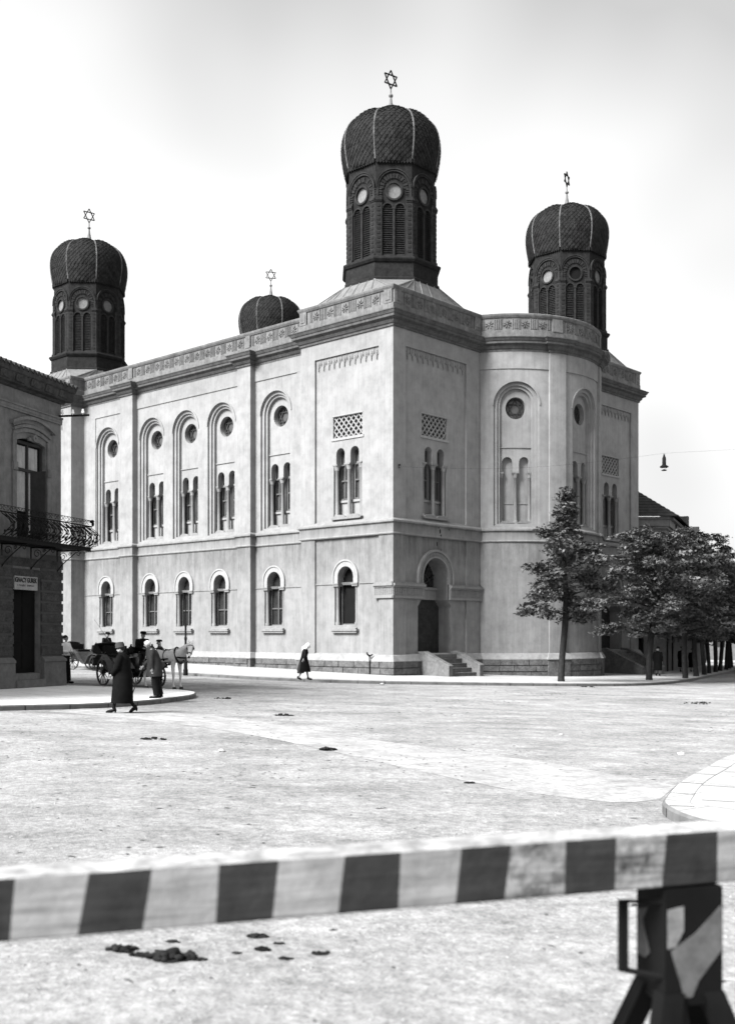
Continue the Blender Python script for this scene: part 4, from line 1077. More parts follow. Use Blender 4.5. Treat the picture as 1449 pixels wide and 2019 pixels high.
def make_tree(seed, base, h, fork, spread, label, n_leaf, trunk_r=.15, lean=(0, 0), top_narrow=True, boughs=None, size=.085, low=None, mat=None):
    rd = random.Random(seed); rt = empty('street_tree', (base[0], base[1], gz(*base) + .13)); tag(rt, label, 'tree', 'trees along the pavement')
    lx, ly = lean
    tk = MB(); ax = lambda z: Vector((lx * z / h + .09 * sin(z * .9 + seed), ly * z / h + .06 * cos(z * 1.1 + seed) - .06 * cos(seed), z))
    zs = [0, .12, .5] + [fork * i / 5 for i in range(1, 6)] + [fork + (h * .93 - fork) * i / 5 for i in range(1, 6)]
    zs = sorted(set(zs))
    tk.tube([ax(z) - (Vector((0, 0, .3)) if z == 0 else Vector()) for z in zs], [trunk_r * (1.35 if z < .1 else 1.08 if z < .4 else 1.0 if z <= fork else max(.1, 1 - .9 * (z - fork) / (h - fork))) for z in zs], 9)
    B = []
    low = fork - .25 if low is None else low
    N_ = (27 if top_narrow else 34) if boughs is None else boughs
    for i in range(N_):
        f = (i + rd.random() * .6) / N_; z = low + (h - low) * (f ** .95) * .93
        wf = (1.05 - .25 * f if f < .5 else .95 - .85 * f) if top_narrow else (1 - .55 * f * f)
        wf *= .62 + .72 * rd.random()
        a = i * 2.4 + rd.random() * .9; L = spread * wf
        p0 = ax(min(z, h * .93)); p1 = p0 + Vector((cos(a) * L, sin(a) * L, (.25 + .5 * f) * L * .5 - .12 * L + .1))
        B.append((p0, p1, .58 * (.55 + .6 * wf), .3 + L)); tk.tube([p0 - Vector((0, 0, .1)), p0.lerp(p1, .5) + Vector((0, 0, .06 * L)), p1], [trunk_r * .32 * (1.1 - .6 * f), trunk_r * .18, .012], 5)
    B.append((ax(h * .82), ax(h * .98), .38, .55))
    tk.build('trunk', BARK, rt, 60)
    leaf_mesh(seed + 50, B, n_leaf, size).build('crown', mat or LEAF, rt)
    return rt
make_tree(11, (9.19, 51.63), 9.3, 3.15, 2.05, 'slender lime tree on the kerb in front of the curved apse, nearest of the row', 19000, .15, (.12, 0))
make_tree(23, (14.72, 57.1), 7.9, 2.55, 2.55, 'bushy tree on the kerb before the right-hand stair, second of the row', 26000, .16, (.2, 0), False)
t3 = make_tree(35, (17.9, 61.7), 8.2, 2.5, 2.9, 'tree third along the kerb, in front of the rear house', 20000, .15, (0, 0), False)
TP = [(19.8, 66.2), (21.5, 70.3), (23.1, 74.4), (24.9, 78.6), (26.7, 83), (28.6, 87.6), (30.4, 92.4), (32.3, 97.5)]
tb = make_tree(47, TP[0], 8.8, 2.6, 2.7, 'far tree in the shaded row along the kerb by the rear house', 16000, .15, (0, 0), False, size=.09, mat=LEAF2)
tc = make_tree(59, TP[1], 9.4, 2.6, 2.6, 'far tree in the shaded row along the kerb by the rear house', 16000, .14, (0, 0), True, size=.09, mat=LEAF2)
for i, p in enumerate(TP[2:]):
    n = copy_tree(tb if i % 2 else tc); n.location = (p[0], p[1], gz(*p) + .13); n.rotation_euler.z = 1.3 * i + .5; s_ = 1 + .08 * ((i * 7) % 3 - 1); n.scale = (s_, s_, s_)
    n['label'] = 'far tree in the shaded row along the kerb by the rear house'; n['group'] = 'trees along the pavement'
ORD = ['third', 'fourth']
for i, p in enumerate([(33, 84), (36, 92), (39.5, 101), (43, 112), (37.5, 122), (30, 128), (46, 100), (22, 100), (25, 108)]):
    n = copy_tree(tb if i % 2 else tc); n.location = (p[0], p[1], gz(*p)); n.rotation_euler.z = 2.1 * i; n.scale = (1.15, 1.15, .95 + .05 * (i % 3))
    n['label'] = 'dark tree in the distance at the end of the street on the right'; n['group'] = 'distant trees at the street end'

# =================================================================== STREET FURNITURE
ip = empty('iron_post', (-8.25, 49.84, gz(-8.25, 49.84) + .13)); tag(ip, 'thin black iron post on a fluted foot, on the pavement behind the white horse', 'post')
m_ = MB(); m_.lathe((0, 0, 0), [(.11, -.1), (.11, .15), (.09, .2), (.085, .55), (.06, .62), (.055, .72)], 10); m_.build('foot', IRON, ip, 50)
m_ = MB(); m_.lathe((0, 0, 0), [(.055, .72), (.05, 1.5), (.065, 1.55), (.065, 1.62), (.045, 1.66), (.045, 2.1), (.06, 2.14), (.06, 2.2), (.03, 2.25), (.025, 3.3), (.03, 3.36), (.0, 3.42)], 10); m_.build('shaft', IRON, ip, 50)
px, py = uv(1.3, -.30); hy = empty('standpipe', (px, py, -.0)); tag(hy, 'small iron standpipe with a tap head against the stone plinth near the building corner', 'standpipe')
m_ = MB(); m_.tube([(0, 0, -.1), (0, 0, .95)], .028, 7); m_.build('pipe', IRON, hy)
m_ = MB(); m_.tube([(-.14, 0, 1.08), (-.02, 0, .95), (.02, 0, .95), (.17, 0, 1.02)], [.035, .05, .05, .03], 7); m_.tube([(-.1, 0, .98), (-.12, 0, 1.14)], .03, 6); m_.build('tap_head', IRON, hy)
lp = empty('hanging_lamp', (13.5, 50, 9.55)); tag(lp, 'enamel street lamp hanging from a wire in the sky right of the synagogue', 'street lamp')
m_ = MB(); m_.lathe((0, 0, 0), [(.10, .05), (.20, .10), (.19, .13), (.09, .2), (.085, .5), (.05, .6), (.03, .62), (.05, .66), (.02, .68)], 14); m_.build('shade', IRON, lp, 40)
m_ = MB(); m_.blob((0, 0, .06), (.10, .10, .09), 1, 2, 0); m_.build('globe', PORC, lp, 60)
m_ = MB(); m_.lathe((0, 0, 0), [(.12, -.065), (.125, -.05), (.12, -.035)], 12); m_.build('guard_ring', IRON, lp)
hx_, hy_ = uv(-.05, .42)
sw = MB(); a = Vector((hx_, hy_, 10.35)); b = Vector((13.5, 50, 10.28)); c = Vector((34, 44, 11.4))
sw.tube([a.lerp(b, i / 12) - Vector((0, 0, .35 * sin(pi * i / 12))) for i in range(13)], .003, 4); sw.tube([b.lerp(c, i / 8) - Vector((0, 0, .3 * sin(pi * i / 8))) for i in range(9)], .003, 4); sw.tube([(13.5, 50, 10.28), (13.5, 50, 10.2)], .012, 4)
tag(sw.build('suspension_wire', IRON), 'thin wire strung from the building corner across the street to carry the lamp', 'wire')
hk = MB(); hk.tube([(hx_ - .0, hy_ + .1, 10.32), (hx_, hy_ - .12, 10.3)], .03, 6); hk.blob((hx_, hy_ - .05, 10.42), (.07, .07, .06), 3, 1); tag(hk.build('wall_hook', IRON), 'small iron wire hook fixed high on the synagogue corner', 'hook')

# =================================================================== FIGURES
def skin_obj(name, nodes, edges, mat, parent, levels=2):
    """nodes: (co, rx, ry); one continuous skinned body"""
    me = bpy.data.meshes.new(name); me.from_pydata([n[0] for n in nodes], edges, [])
    o = bpy.data.objects.new(name, me); COL.objects.link(o)
    sk = o.modifiers.new('s', 'SKIN'); sk.use_smooth_shade = True
    sv = me.skin_vertices[0].data
    for i, n in enumerate(nodes): sv[i].radius = (n[1], n[2] if len(n) > 2 else n[1]); sv[i].use_root = (i == 0)
    ss = o.modifiers.new('d', 'SUBSURF'); ss.levels = levels; ss.render_levels = levels
    bpy.context.view_layer.update()
    new = bpy.data.meshes.new_from_object(o.evaluated_get(bpy.context.evaluated_depsgraph_get()))
    o.modifiers.clear(); o.data = new; bpy.data.meshes.remove(me)
    new.materials.clear(); new.materials.append(mat); new.polygons.foreach_set('use_smooth', [True] * len(new.polygons))
    o.parent = parent; return o
def lerp(a, b, t): return tuple(a[i] + (b[i] - a[i]) * t for i in range(3))
def person(name, loc, rz, H, label, pose, group=None):
    """local +x is forward, +y is the person's left. pose: joint -> position, as a fraction of height 1.7"""
    rt = empty(name, loc, rz); tag(rt, label, 'person', group); k = H / 1.70; rt.scale = (k, k, k)
    J = dict(pelvis=(0, 0, .94), waist=(.0, 0, 1.08), chest=(0, 0, 1.28), neck=(.01, 0, 1.44), head=(.03, 0, 1.52), crown=(.03, 0, 1.66),
             hipL=(0, .09, .90), hipR=(0, -.09, .90), kneeL=(.02, .1, .50), kneeR=(.02, -.1, .50), ankL=(0, .1, .08), ankR=(0, -.1, .08), toeL=(.17, .11, .03), toeR=(.17, -.11, .03),
             shL=(0, .18, 1.38), shR=(0, -.18, 1.38), elL=(-.02, .24, 1.10), elR=(-.02, -.24, 1.10), wrL=(.06, .24, .86), wrR=(.06, -.24, .86))
    J.update(pose); N = []; E_ = []; ix = {}
    def nd(key, co, rx, ry=None, par=None):
        ix[key] = len(N); N.append((co, rx, ry or rx))
        if par: E_.append((ix[par], ix[key]))
    nd('pelvis', J['pelvis'], .10, .13); nd('waist', J['waist'], .085, .12, 'pelvis'); nd('chest', J['chest'], .10, .14, 'waist')
    nd('up', lerp(J['chest'], J['neck'], .6), .07, .11, 'chest'); nd('neck', J['neck'], .05, .05, 'up')
    hd = Vector(J['head']); cr = Vector(J['crown']); upv = (cr - hd).normalized()
    nd('jaw', J['head'], .062, .06, 'neck'); nd('mid', lerp(J['head'], J['crown'], .5), .088, .075, 'jaw'); nd('crown', J['crown'], .06, .055, 'mid')
    mid = Vector(lerp(J['head'], J['crown'], .28))
    fwd = Vector((1, 0, 0)); 
    fw = Vector(pose.get('face', (1, 0, 0))).normalized(); sd_ = upv.cross(fw)
    nd('nose', tuple(mid + fw * .105), .012, .012, 'mid')
    nd('earL', tuple(mid + sd_ * .085), .014, .014, 'mid'); nd('earR', tuple(mid - sd_ * .085), .014, .014, 'mid')
    for s in 'LR':
        nd('hip' + s, J['hip' + s], .085, .085, 'pelvis'); nd('th' + s, lerp(J['hip' + s], J['knee' + s], .5), .075, .075, 'hip' + s); nd('knee' + s, J['knee' + s], .052, .052, 'th' + s)
        nd('calf' + s, lerp(J['knee' + s], J['ank' + s], .35), .053, .053, 'knee' + s); nd('ank' + s, J['ank' + s], .036, .036, 'calf' + s)
        nd('toe' + s, J['toe' + s], .03, .036, 'ank' + s)
        nd('sh' + s, J['sh' + s], .055, .055, 'up'); nd('el' + s, J['el' + s], .038, .038, 'sh' + s); nd('wr' + s, J['wr' + s], .025, .027, 'el' + s)
        w_ = Vector(J['wr' + s]); dr = (w_ - Vector(J['el' + s])).normalized(); sg = 1 if s == 'L' else -1
        sdv = Vector((1, 0, 0)) - dr * dr.x; sdv = sdv.normalized() if sdv.length > .1 else Vector((0, 0, 1)); pn = dr.cross(sdv) * -sg
        palm = w_ + dr * .055; nd('palm' + s, tuple(palm), .034, .018, 'wr' + s)
        for f in range(4):
            b0 = palm + dr * .035 + sdv * (.024 - .016 * f); L = (.036, .042, .039, .03)[f]
            nd('f%d%s' % (f, s), tuple(b0), .009, .009, 'palm' + s); nd('g%d%s' % (f, s), tuple(b0 + dr * L + pn * .008), .0085, .0085, 'f%d%s' % (f, s)); nd('t%d%s' % (f, s), tuple(b0 + dr * L * 1.45 + pn * .03), .0075, .0075, 'g%d%s' % (f, s))
        nd('th1' + s, tuple(palm + sdv * .04 + pn * .008), .01, .01, 'palm' + s); nd('th2' + s, tuple(palm + sdv * .055 + dr * .035 + pn * .018), .009, .009, 'th1' + s)
    body = skin_obj('body', N, E_, SKIN, rt)
    ey = MB()
    for sg in (-1, 1): ey.blob(tuple(mid + upv * .035 + fw * .082 + sd_ * .032 * sg), (.011, .011, .008), 1, 1, 0)
    ey.blob(tuple(mid - upv * .045 + fw * .083), (.012, .02, .005), 1, 1, 0)
    ey.build('eyes_and_mouth', HAIRD, rt)
    rt['_'] = 0; del rt['_']
    return rt, J, upv, fw
def sleeve(rt, J, s, mat, r0=.075, r1=.05, cuff=.96):
    m = MB(); a, b, c = J['sh' + s], J['el' + s], J['wr' + s]; e = lerp(b, c, cuff)
    m.tube([lerp(a, (0, 0, a[2]), .25), a, lerp(a, b, .5), b, lerp(b, e, .5), e], [r0 * .8, r0 * 1.05, r0 * .95, r0 * .8, r1 * 1.05, r1], 10); m.build('sleeve', mat, rt, 60)
def leg(rt, J, s, mat, r0=.105, r1=.07, end=.97, name='trouser_leg'):
    m = MB(); a, b, c = J['hip' + s], J['knee' + s], J['ank' + s]; e = lerp(b, c, end)
    m.tube([(a[0], a[1], a[2] + .06), a, lerp(a, b, .5), b, lerp(b, e, .5), e], [r0, r0, r0 * .9, r0 * .78, r1 * 1.05, r1], 10); m.build(name, mat, rt, 60)
def shoe(rt, J, s, mat=IRON, heel=False):
    m = MB(); a = Vector(J['ank' + s]); t = Vector(J['toe' + s]); d = (t - a); d.z = 0; d.normalize(); zt = min(t.z, a.z - .04)
    m.tube([a + Vector((0, 0, .05)), a - d * .03 + Vector((0, 0, -.02)), a + d * .05 + Vector((0, 0, -.045)), t + Vector((0, 0, 0)), t + d * .035], [.045, .052, .048, .038, .015], 8)
    if heel: m.tube([a - d * .04 + Vector((0, 0, -.03)), a - d * .045 + Vector((0, 0, -.09))], [.03, .02], 6)
    m.build('shoe', mat, rt, 60)
def garment(rt, name, mat, rings, n=20, wav=0, seed=0):
    m = MB(); vs = []; fs = []
    rd = random.Random(seed); ph = rd.random() * 6
    for cx_, cy_, z, rx, ry in rings:
        lo = max(0, (1.0 - z)) * wav
        for i in range(n):
            a = 2 * pi * i / n; q = 1 + lo * sin(5 * a + ph) * .5 + lo * sin(3 * a + 2 * ph) * .4
            vs.append((cx_ + rx * q * cos(a), cy_ + ry * q * sin(a), z + lo * .06 * sin(2 * a + ph)))
    for j in range(len(rings) - 1):
        for i in range(n): fs.append((j * n + i, j * n + (i + 1) % n, (j + 1) * n + (i + 1) % n, (j + 1) * n + i))
    fs.append(tuple((len(rings) - 1) * n + i for i in range(n))); m.add(vs, fs); return m.build(name, mat, rt, 60)
def hair(rt, J, upv, fw, mat, r=.098, back=.02):
    m = MB(); c = Vector(lerp(J['head'], J['crown'], .68)) - fw * back; m.blob(c, (r, r * .92, r * .85), 4, 2, .05); m.build('hair', mat, rt, 60)
def hat(rt, J, upv, fw, mat, brim=.0, r=.105, h=.09, peak=False, name='hat'):
    c = Vector(lerp(J['head'], J['crown'], .86)); m = MB(); L = MB()
    L.lathe((0, 0, 0), [(r + brim, -.012), (r + brim, .0), (r, .012), (r * .98, h * .6), (r * .75, h), (.01, h * 1.08)], 16)
    if peak: L.add([(.03, -r * .9, 0), (.03, r * .9, 0), (r + .07, r * .5, -.015), (r + .08, 0, -.02), (r + .07, -r * .5, -.015)], [(0, 1, 2, 3, 4)])
    q = Vector((0, 0, 1)).rotation_difference(upv).to_matrix(); rz = Matrix.Rotation(atan2(fw.y, fw.x), 3, 'Z')
    m.add([c + q @ (rz @ Vector(v)) for v in L.v], L.f); m.build(name, mat, rt, 50)

# --- woman in the long black coat, walking left across the street
rt, J, up, fw = person('person', (-5.86, 26.3, gz(-5.86, 26.3)), radians(172), 1.66, 'woman in a long black coat and round hat stepping off the kerb',
    dict(kneeL=(.14, .08, .50), ankL=(.20, .08, .11), toeL=(.36, .09, .03), kneeR=(-.02, -.09, .49), ankR=(-.28, -.09, .14), toeR=(-.16, -.10, .03), elL=(.05, .25, 1.12), wrL=(.20, .2, .96), elR=(.03, -.25, 1.12), wrR=(.16, -.2, .94), head=(.05, 0, 1.50), crown=(.07, 0, 1.64)))
garment(rt, 'coat', CLOTHK, [(.02, 0, .25, .265, .25), (.01, 0, .28, .27, .255), (0, 0, .6, .25, .25), (0, 0, .92, .235, .245), (0, 0, 1.1, .195, .225), (0, 0, 1.28, .19, .235), (0, 0, 1.38, .15, .215), (.01, 0, 1.45, .10, .12), (.03, 0, 1.50, .085, .09)], wav=.10, seed=2)
for s in 'LR': sleeve(rt, J, s, CLOTHK, .085, .062); shoe(rt, J, s, heel=True); leg(rt, J, s, CLOTHD, .06, .042, 1.0, 'stocking')
hat(rt, J, up, fw, FELT, .008, .112, .12)
hair(rt, J, up, fw, HAIRD, .09, .03)
# --- stooping man with a stick on the pavement tip
rt, J, up, fw = person('person', (-5.84, 30.46, gz(-5.84, 30.46) + .13), radians(188), 1.68, 'stooping white-haired man in a grey jacket leaning on a stick',
    dict(waist=(.05, 0, 1.07), chest=(.13, 0, 1.25), neck=(.20, 0, 1.38), head=(.25, 0, 1.45), crown=(.29, 0, 1.58), shL=(.13, .19, 1.32), shR=(.13, -.19, 1.32), elL=(.14, .24, 1.06), wrL=(.12, .24, .84), elR=(.2, -.24, 1.08), wrR=(.38, -.22, .90),
         kneeL=(.06, .09, .50), ankL=(.0, .09, .08), kneeR=(.0, -.09, .50), ankR=(-.1, -.09, .08), toeR=(.07, -.1, .03), face=(1, 0, -.2)))
garment(rt, 'jacket', CLOTHG, [(.06, 0, .62, .23, .26), (.06, 0, .85, .22, .255), (.06, 0, 1.05, .19, .23), (.12, 0, 1.2, .19, .24), (.14, 0, 1.32, .16, .22), (.18, 0, 1.40, .10, .11), (.21, 0, 1.44, .07, .075)], wav=.08, seed=3)
for s in 'LR': sleeve(rt, J, s, CLOTHG, .08, .058); shoe(rt, J, s); leg(rt, J, s, CLOTHD, .11, .085)
hair(rt, J, up, fw, HAIRW, .10, .02)
st = MB(); st.tube([(.42, -.22, .98), (.40, -.22, .97), (.38, -.22, .93), (.40, -.22, .86), (.72, -.24, .01)], .014, 6); k_ = 1.68 / 1.7
stick = empty('walking_stick', (-5.84, 30.46, gz(-5.84, 30.46) + .13), radians(188)); tag(stick, 'thin walking stick held by the stooping white-haired man', 'walking stick'); st.build('shaft', HAIRD, stick)
# --- man in shirt sleeves leaning beyond the house corner
rt, J, up, fw = person('person', (-11.12, 40.4, gz(-11.12, 40.4)), radians(-20), 1.78, 'young man in a white shirt standing beyond the dark house corner',
    dict(elL=(.06, .27, 1.12), wrL=(.22, .10, 1.08), elR=(.06, -.27, 1.12), wrR=(.22, -.1, 1.10), kneeL=(.06, .09, .5), ankL=(.08, .1, .08), toeL=(.24, .12, .03)))
garment(rt, 'shirt', LINEN, [(0, 0, .98, .16, .19), (0, 0, 1.1, .16, .19), (0, 0, 1.28, .16, .21), (0, 0, 1.38, .13, .19), (.01, 0, 1.45, .075, .08)])
garment(rt, 'trousers', CLOTHD, [(0, 0, .84, .16, .20), (0, 0, .95, .16, .195), (0, 0, 1.03, .155, .185)])
for s in 'LR': sleeve(rt, J, s, LINEN, .075, .05); shoe(rt, J, s); leg(rt, J, s, CLOTHD, .11, .08)
hair(rt, J, up, fw, HAIRD)
# --- woman with the white headscarf
rt, J, up, fw = person('person', (-2.66, 45.74, gz(-2.66, 45.74) + .13), radians(-5), 1.58, 'woman in a white headscarf and black dress by the synagogue wall',
    dict(waist=(.03, 0, 1.07), chest=(.07, 0, 1.26), neck=(.13, 0, 1.40), head=(.18, 0, 1.45), crown=(.24, 0, 1.57), face=(1, 0, -.35), shL=(.07, .17, 1.34), shR=(.07, -.17, 1.34), elR=(.10, -.22, 1.1), wrR=(.03, -.2, .95), elL=(.05, .22, 1.1), wrL=(.1, .2, .93),
         kneeL=(.12, .07, .48), ankL=(.20, .07, .09), toeL=(.35, .08, .03), kneeR=(-.02, -.08, .47), ankR=(-.22, -.08, .12), toeR=(-.10, -.09, .03)))
garment(rt, 'dress', CLOTHK, [(.05, 0, .36, .27, .25), (.04, 0, .4, .275, .25), (.03, 0, .7, .23, .22), (.02, 0, .95, .17, .19), (.03, 0, 1.06, .14, .165), (.07, 0, 1.22, .15, .185), (.08, 0, 1.32, .12, .175), (.11, 0, 1.39, .07, .09)], wav=.14, seed=5)
for s in 'LR': sleeve(rt, J, s, CLOTHD, .07, .05, .8); shoe(rt, J, s)
m = MB(); m.blob((.19, 0, 1.54), (.115, .105, .12), 2, 3, .08); m.blob((.09, 0, 1.44), (.12, .12, .09), 3, 3, .1); m.tube([(.12, 0, 1.5), (-.02, 0, 1.40), (-.06, 0, 1.3)], [.09, .09, .02], 8); m.build('headscarf', LINEN, rt, 60)
garment(rt, 'petticoat', CLOTHG, [(-.14, 0, .30, .15, .17), (-.12, 0, .5, .16, .18), (-.06, 0, .8, .14, .18)], wav=.2, seed=8)
# --- three walkers in the shade of the trees
for (x, y, rz, label, H) in ((17.15, 64.9, 1.2, 'person in dark clothes half hidden behind the second tree trunk', 1.7), (21.85, 76.4, 1.0, 'broad person in a long black coat walking under the trees beside the rear house', 1.74), (22.85, 77.3, 1.1, 'person in dark clothes with bare shins walking under the trees, right of the broad one', 1.62)):
    rt, J, up, fw = person('person', (x, y, gz(x, y) + .13), rz, H, label, dict(kneeL=(.1, .09, .5), ankL=(.1, .1, .09), toeL=(.26, .11, .03)), 'walkers under the trees')
    garment(rt, 'coat', CLOTHK, [(0, 0, .33, .24, .25), (0, 0, .7, .22, .25), (0, 0, 1.05, .18, .23), (0, 0, 1.28, .18, .24), (0, 0, 1.38, .14, .21), (.01, 0, 1.46, .08, .09)], wav=.08)
    for s in 'LR': sleeve(rt, J, s, CLOTHK); shoe(rt, J, s)
    hat(rt, J, up, fw, CLOTHK, .02)

# =================================================================== HORSE AND CARRIAGES
CB = Vector((-9.05, 40.1)); CH = radians(-49)       # rear axle of the near carriage and its heading
def c2w(x, y): return (CB.x + x * cos(CH) - y * sin(CH), CB.y + x * sin(CH) + y * cos(CH))
hx0, hy0 = c2w(3.25, 0)
hx0, hy0 = -7.02, 38.1
HR = empty('horse', (hx0, hy0, gz(hx0, hy0)), radians(-30)); tag(HR, 'white horse with blinkers and dark harness standing between the carriage shafts', 'horse')
# local +x forward; origin under the middle of the trunk
N = []; E_ = []; ix = {}
def nd(k, co, rx, ry=None, par=None):
    ix[k] = len(N); N.append((co, rx, ry or rx))
    if par: E_.append((ix[par], ix[k]))
nd('belly', (0, 0, 1.10), .27, .25); nd('loin', (-.35, 0, 1.16), .24, .24, 'belly'); nd('rump', (-.62, 0, 1.20), .23, .25, 'loin'); nd('dock', (-.80, 0, 1.16), .13, .15, 'rump')
nd('girth', (.32, 0, 1.10), .28, .24, 'belly'); nd('chest', (.60, 0, 1.14), .23, .22, 'girth'); nd('nb', (.78, .0, 1.28), .18, .14, 'chest'); nd('nm', (.98, -.04, 1.42), .145, .10, 'nb'); nd('poll', (1.18, -.10, 1.53), .10, .08, 'nm')
hd = Vector((1.26, -.14, 1.52)); fdir = Vector((.34, -.62, -.72)).normalized()
p1 = hd + fdir * .10; p2 = hd + fdir * .28; p3 = hd + fdir * .44; p4 = hd + fdir * .54
nd('h1', tuple(p1), .105, .085, 'poll'); nd('h2', tuple(p2), .085, .068, 'h1'); nd('h3', tuple(p3), .062, .058, 'h2'); nd('h4', tuple(p4), .05, .05, 'h3')
sd2 = fdir.cross(Vector((0, 0, 1))).normalized()
for sg, n_ in ((1, 'a'), (-1, 'b')):
    nd('e1' + n_, tuple(hd + sd2 * .06 * sg + Vector((0, 0, .09))), .028, .022, 'h1'); nd('e2' + n_, tuple(hd + sd2 * .085 * sg + Vector((0, 0, .19))), .01, .01, 'e1' + n_)
for sg, n_, dx in ((1, 'L', .03), (-1, 'R', -.03)):
    nd('s' + n_, (.52 + dx, .13 * sg, 1.0), .12, .11, 'chest'); nd('el' + n_, (.50 + dx, .15 * sg, .80), .075, .075, 's' + n_); nd('kn' + n_, (.53 + dx, .15 * sg, .48), .05, .05, 'el' + n_)
    nd('ca' + n_, (.52 + dx, .15 * sg, .30), .032, .032, 'kn' + n_); nd('fe' + n_, (.52 + dx, .15 * sg, .14), .042, .042, 'ca' + n_); nd('ho' + n_, (.57 + dx, .15 * sg, .05), .05, .05, 'fe' + n_)
    nd('q' + n_, (-.62, .14 * sg, .98), .155, .12, 'rump'); nd('st' + n_, (-.56 + dx, .15 * sg, .76), .10, .09, 'q' + n_); nd('hk' + n_, (-.78 + dx, .15 * sg, .50), .055, .05, 'st' + n_)
    nd('cb' + n_, (-.74 + dx, .15 * sg, .28), .035, .035, 'hk' + n_); nd('fb' + n_, (-.72 + dx, .15 * sg, .13), .042, .042, 'cb' + n_); nd('hb' + n_, (-.67 + dx, .15 * sg, .05), .05, .05, 'fb' + n_)
skin_obj('body', N, E_, HORSE, HR)
for sg in (1, -1):
    for x in (.57 + .03 * sg, -.67 + .03 * sg):
        m = MB(); m.lathe((x, .15 * sg, 0), [(.075, 0), (.07, .03), (.055, .09)], 10); m.build('hoof', HOOF, HR)
m = MB()
for i in range(16):
    t = i / 15; c = Vector((1.2, -.1, 1.62)).lerp(Vector((.62, 0, 1.40)), t); m.tube([c, c + Vector((-.02, .06, -.02)), c + Vector((-.03, .10, -.18))], [.03, .026, .008], 5)
m.tube([hd + Vector((0, 0, .12)), hd + fdir * .16 + Vector((.03, -.05, .03))], [.03, .008], 5); m.build('mane', HAIRW, HR)
m = MB(); m.tube([(-.84, 0, 1.2), (-.93, 0, 1.1), (-.96, 0, .8), (-.93, 0, .5)], [.04, .06, .06, .015], 7); m.build('tail', HAIRW, HR)
hn = MB()
def strap(pts, r=.022): hn.tube(pts, r, 5)
def hoop(x, r1, r2, zc, tilt=0, w_=.028, a0=0, a1=2 * pi):
    strap([(x + tilt * sin(a), r1 * cos(a), zc + r2 * sin(a)) for a in [a0 + (a1 - a0) * i / 18 for i in range(19)]], w_)
hoop(.62, .205, .27, 1.17, -.10, .035); hoop(.12, .235, .265, 1.10, -.04, .026); hoop(-.45, .22, .24, 1.17, .05, .02, .1, pi - .1)
for sg in (1, -1):
    strap([(.74, .17 * sg, 1.12), (.3, .255 * sg, 1.05), (-.3, .25 * sg, 1.0), (-.8, .27 * sg, .92)], .026); strap([(.55, .18 * sg, 1.40), (.12, .2 * sg, 1.34), (-.4, .14 * sg, 1.42)], .012)
strap([(.76, .2, 1.1), (.84, 0, 1.08), (.76, -.2, 1.1)], .03)
for k, rr_ in ((.08, .10), (.40, .07)):
    c = hd + fdir * k; u_ = sd2; v_ = fdir.cross(u_).normalized(); strap([c + u_ * rr_ * cos(a) + v_ * rr_ * 1.08 * sin(a) for a in [i * pi / 8 for i in range(17)]], .014)
for sg in (1, -1):
    strap([hd + fdir * .06 + sd2 * .10 * sg, hd + fdir * .4 + sd2 * .075 * sg], .012); c = hd + fdir * .15 + sd2 * .105 * sg; hn.blob(c, (.045, .03, .055), 1, 1, 0)
hn.build('harness', LEATH, HR)
m = MB(); m.blob(tuple(p4 + fdir * .02), (.045, .045, .04), 1, 2, .05); m.build('muzzle', HOOF, HR)

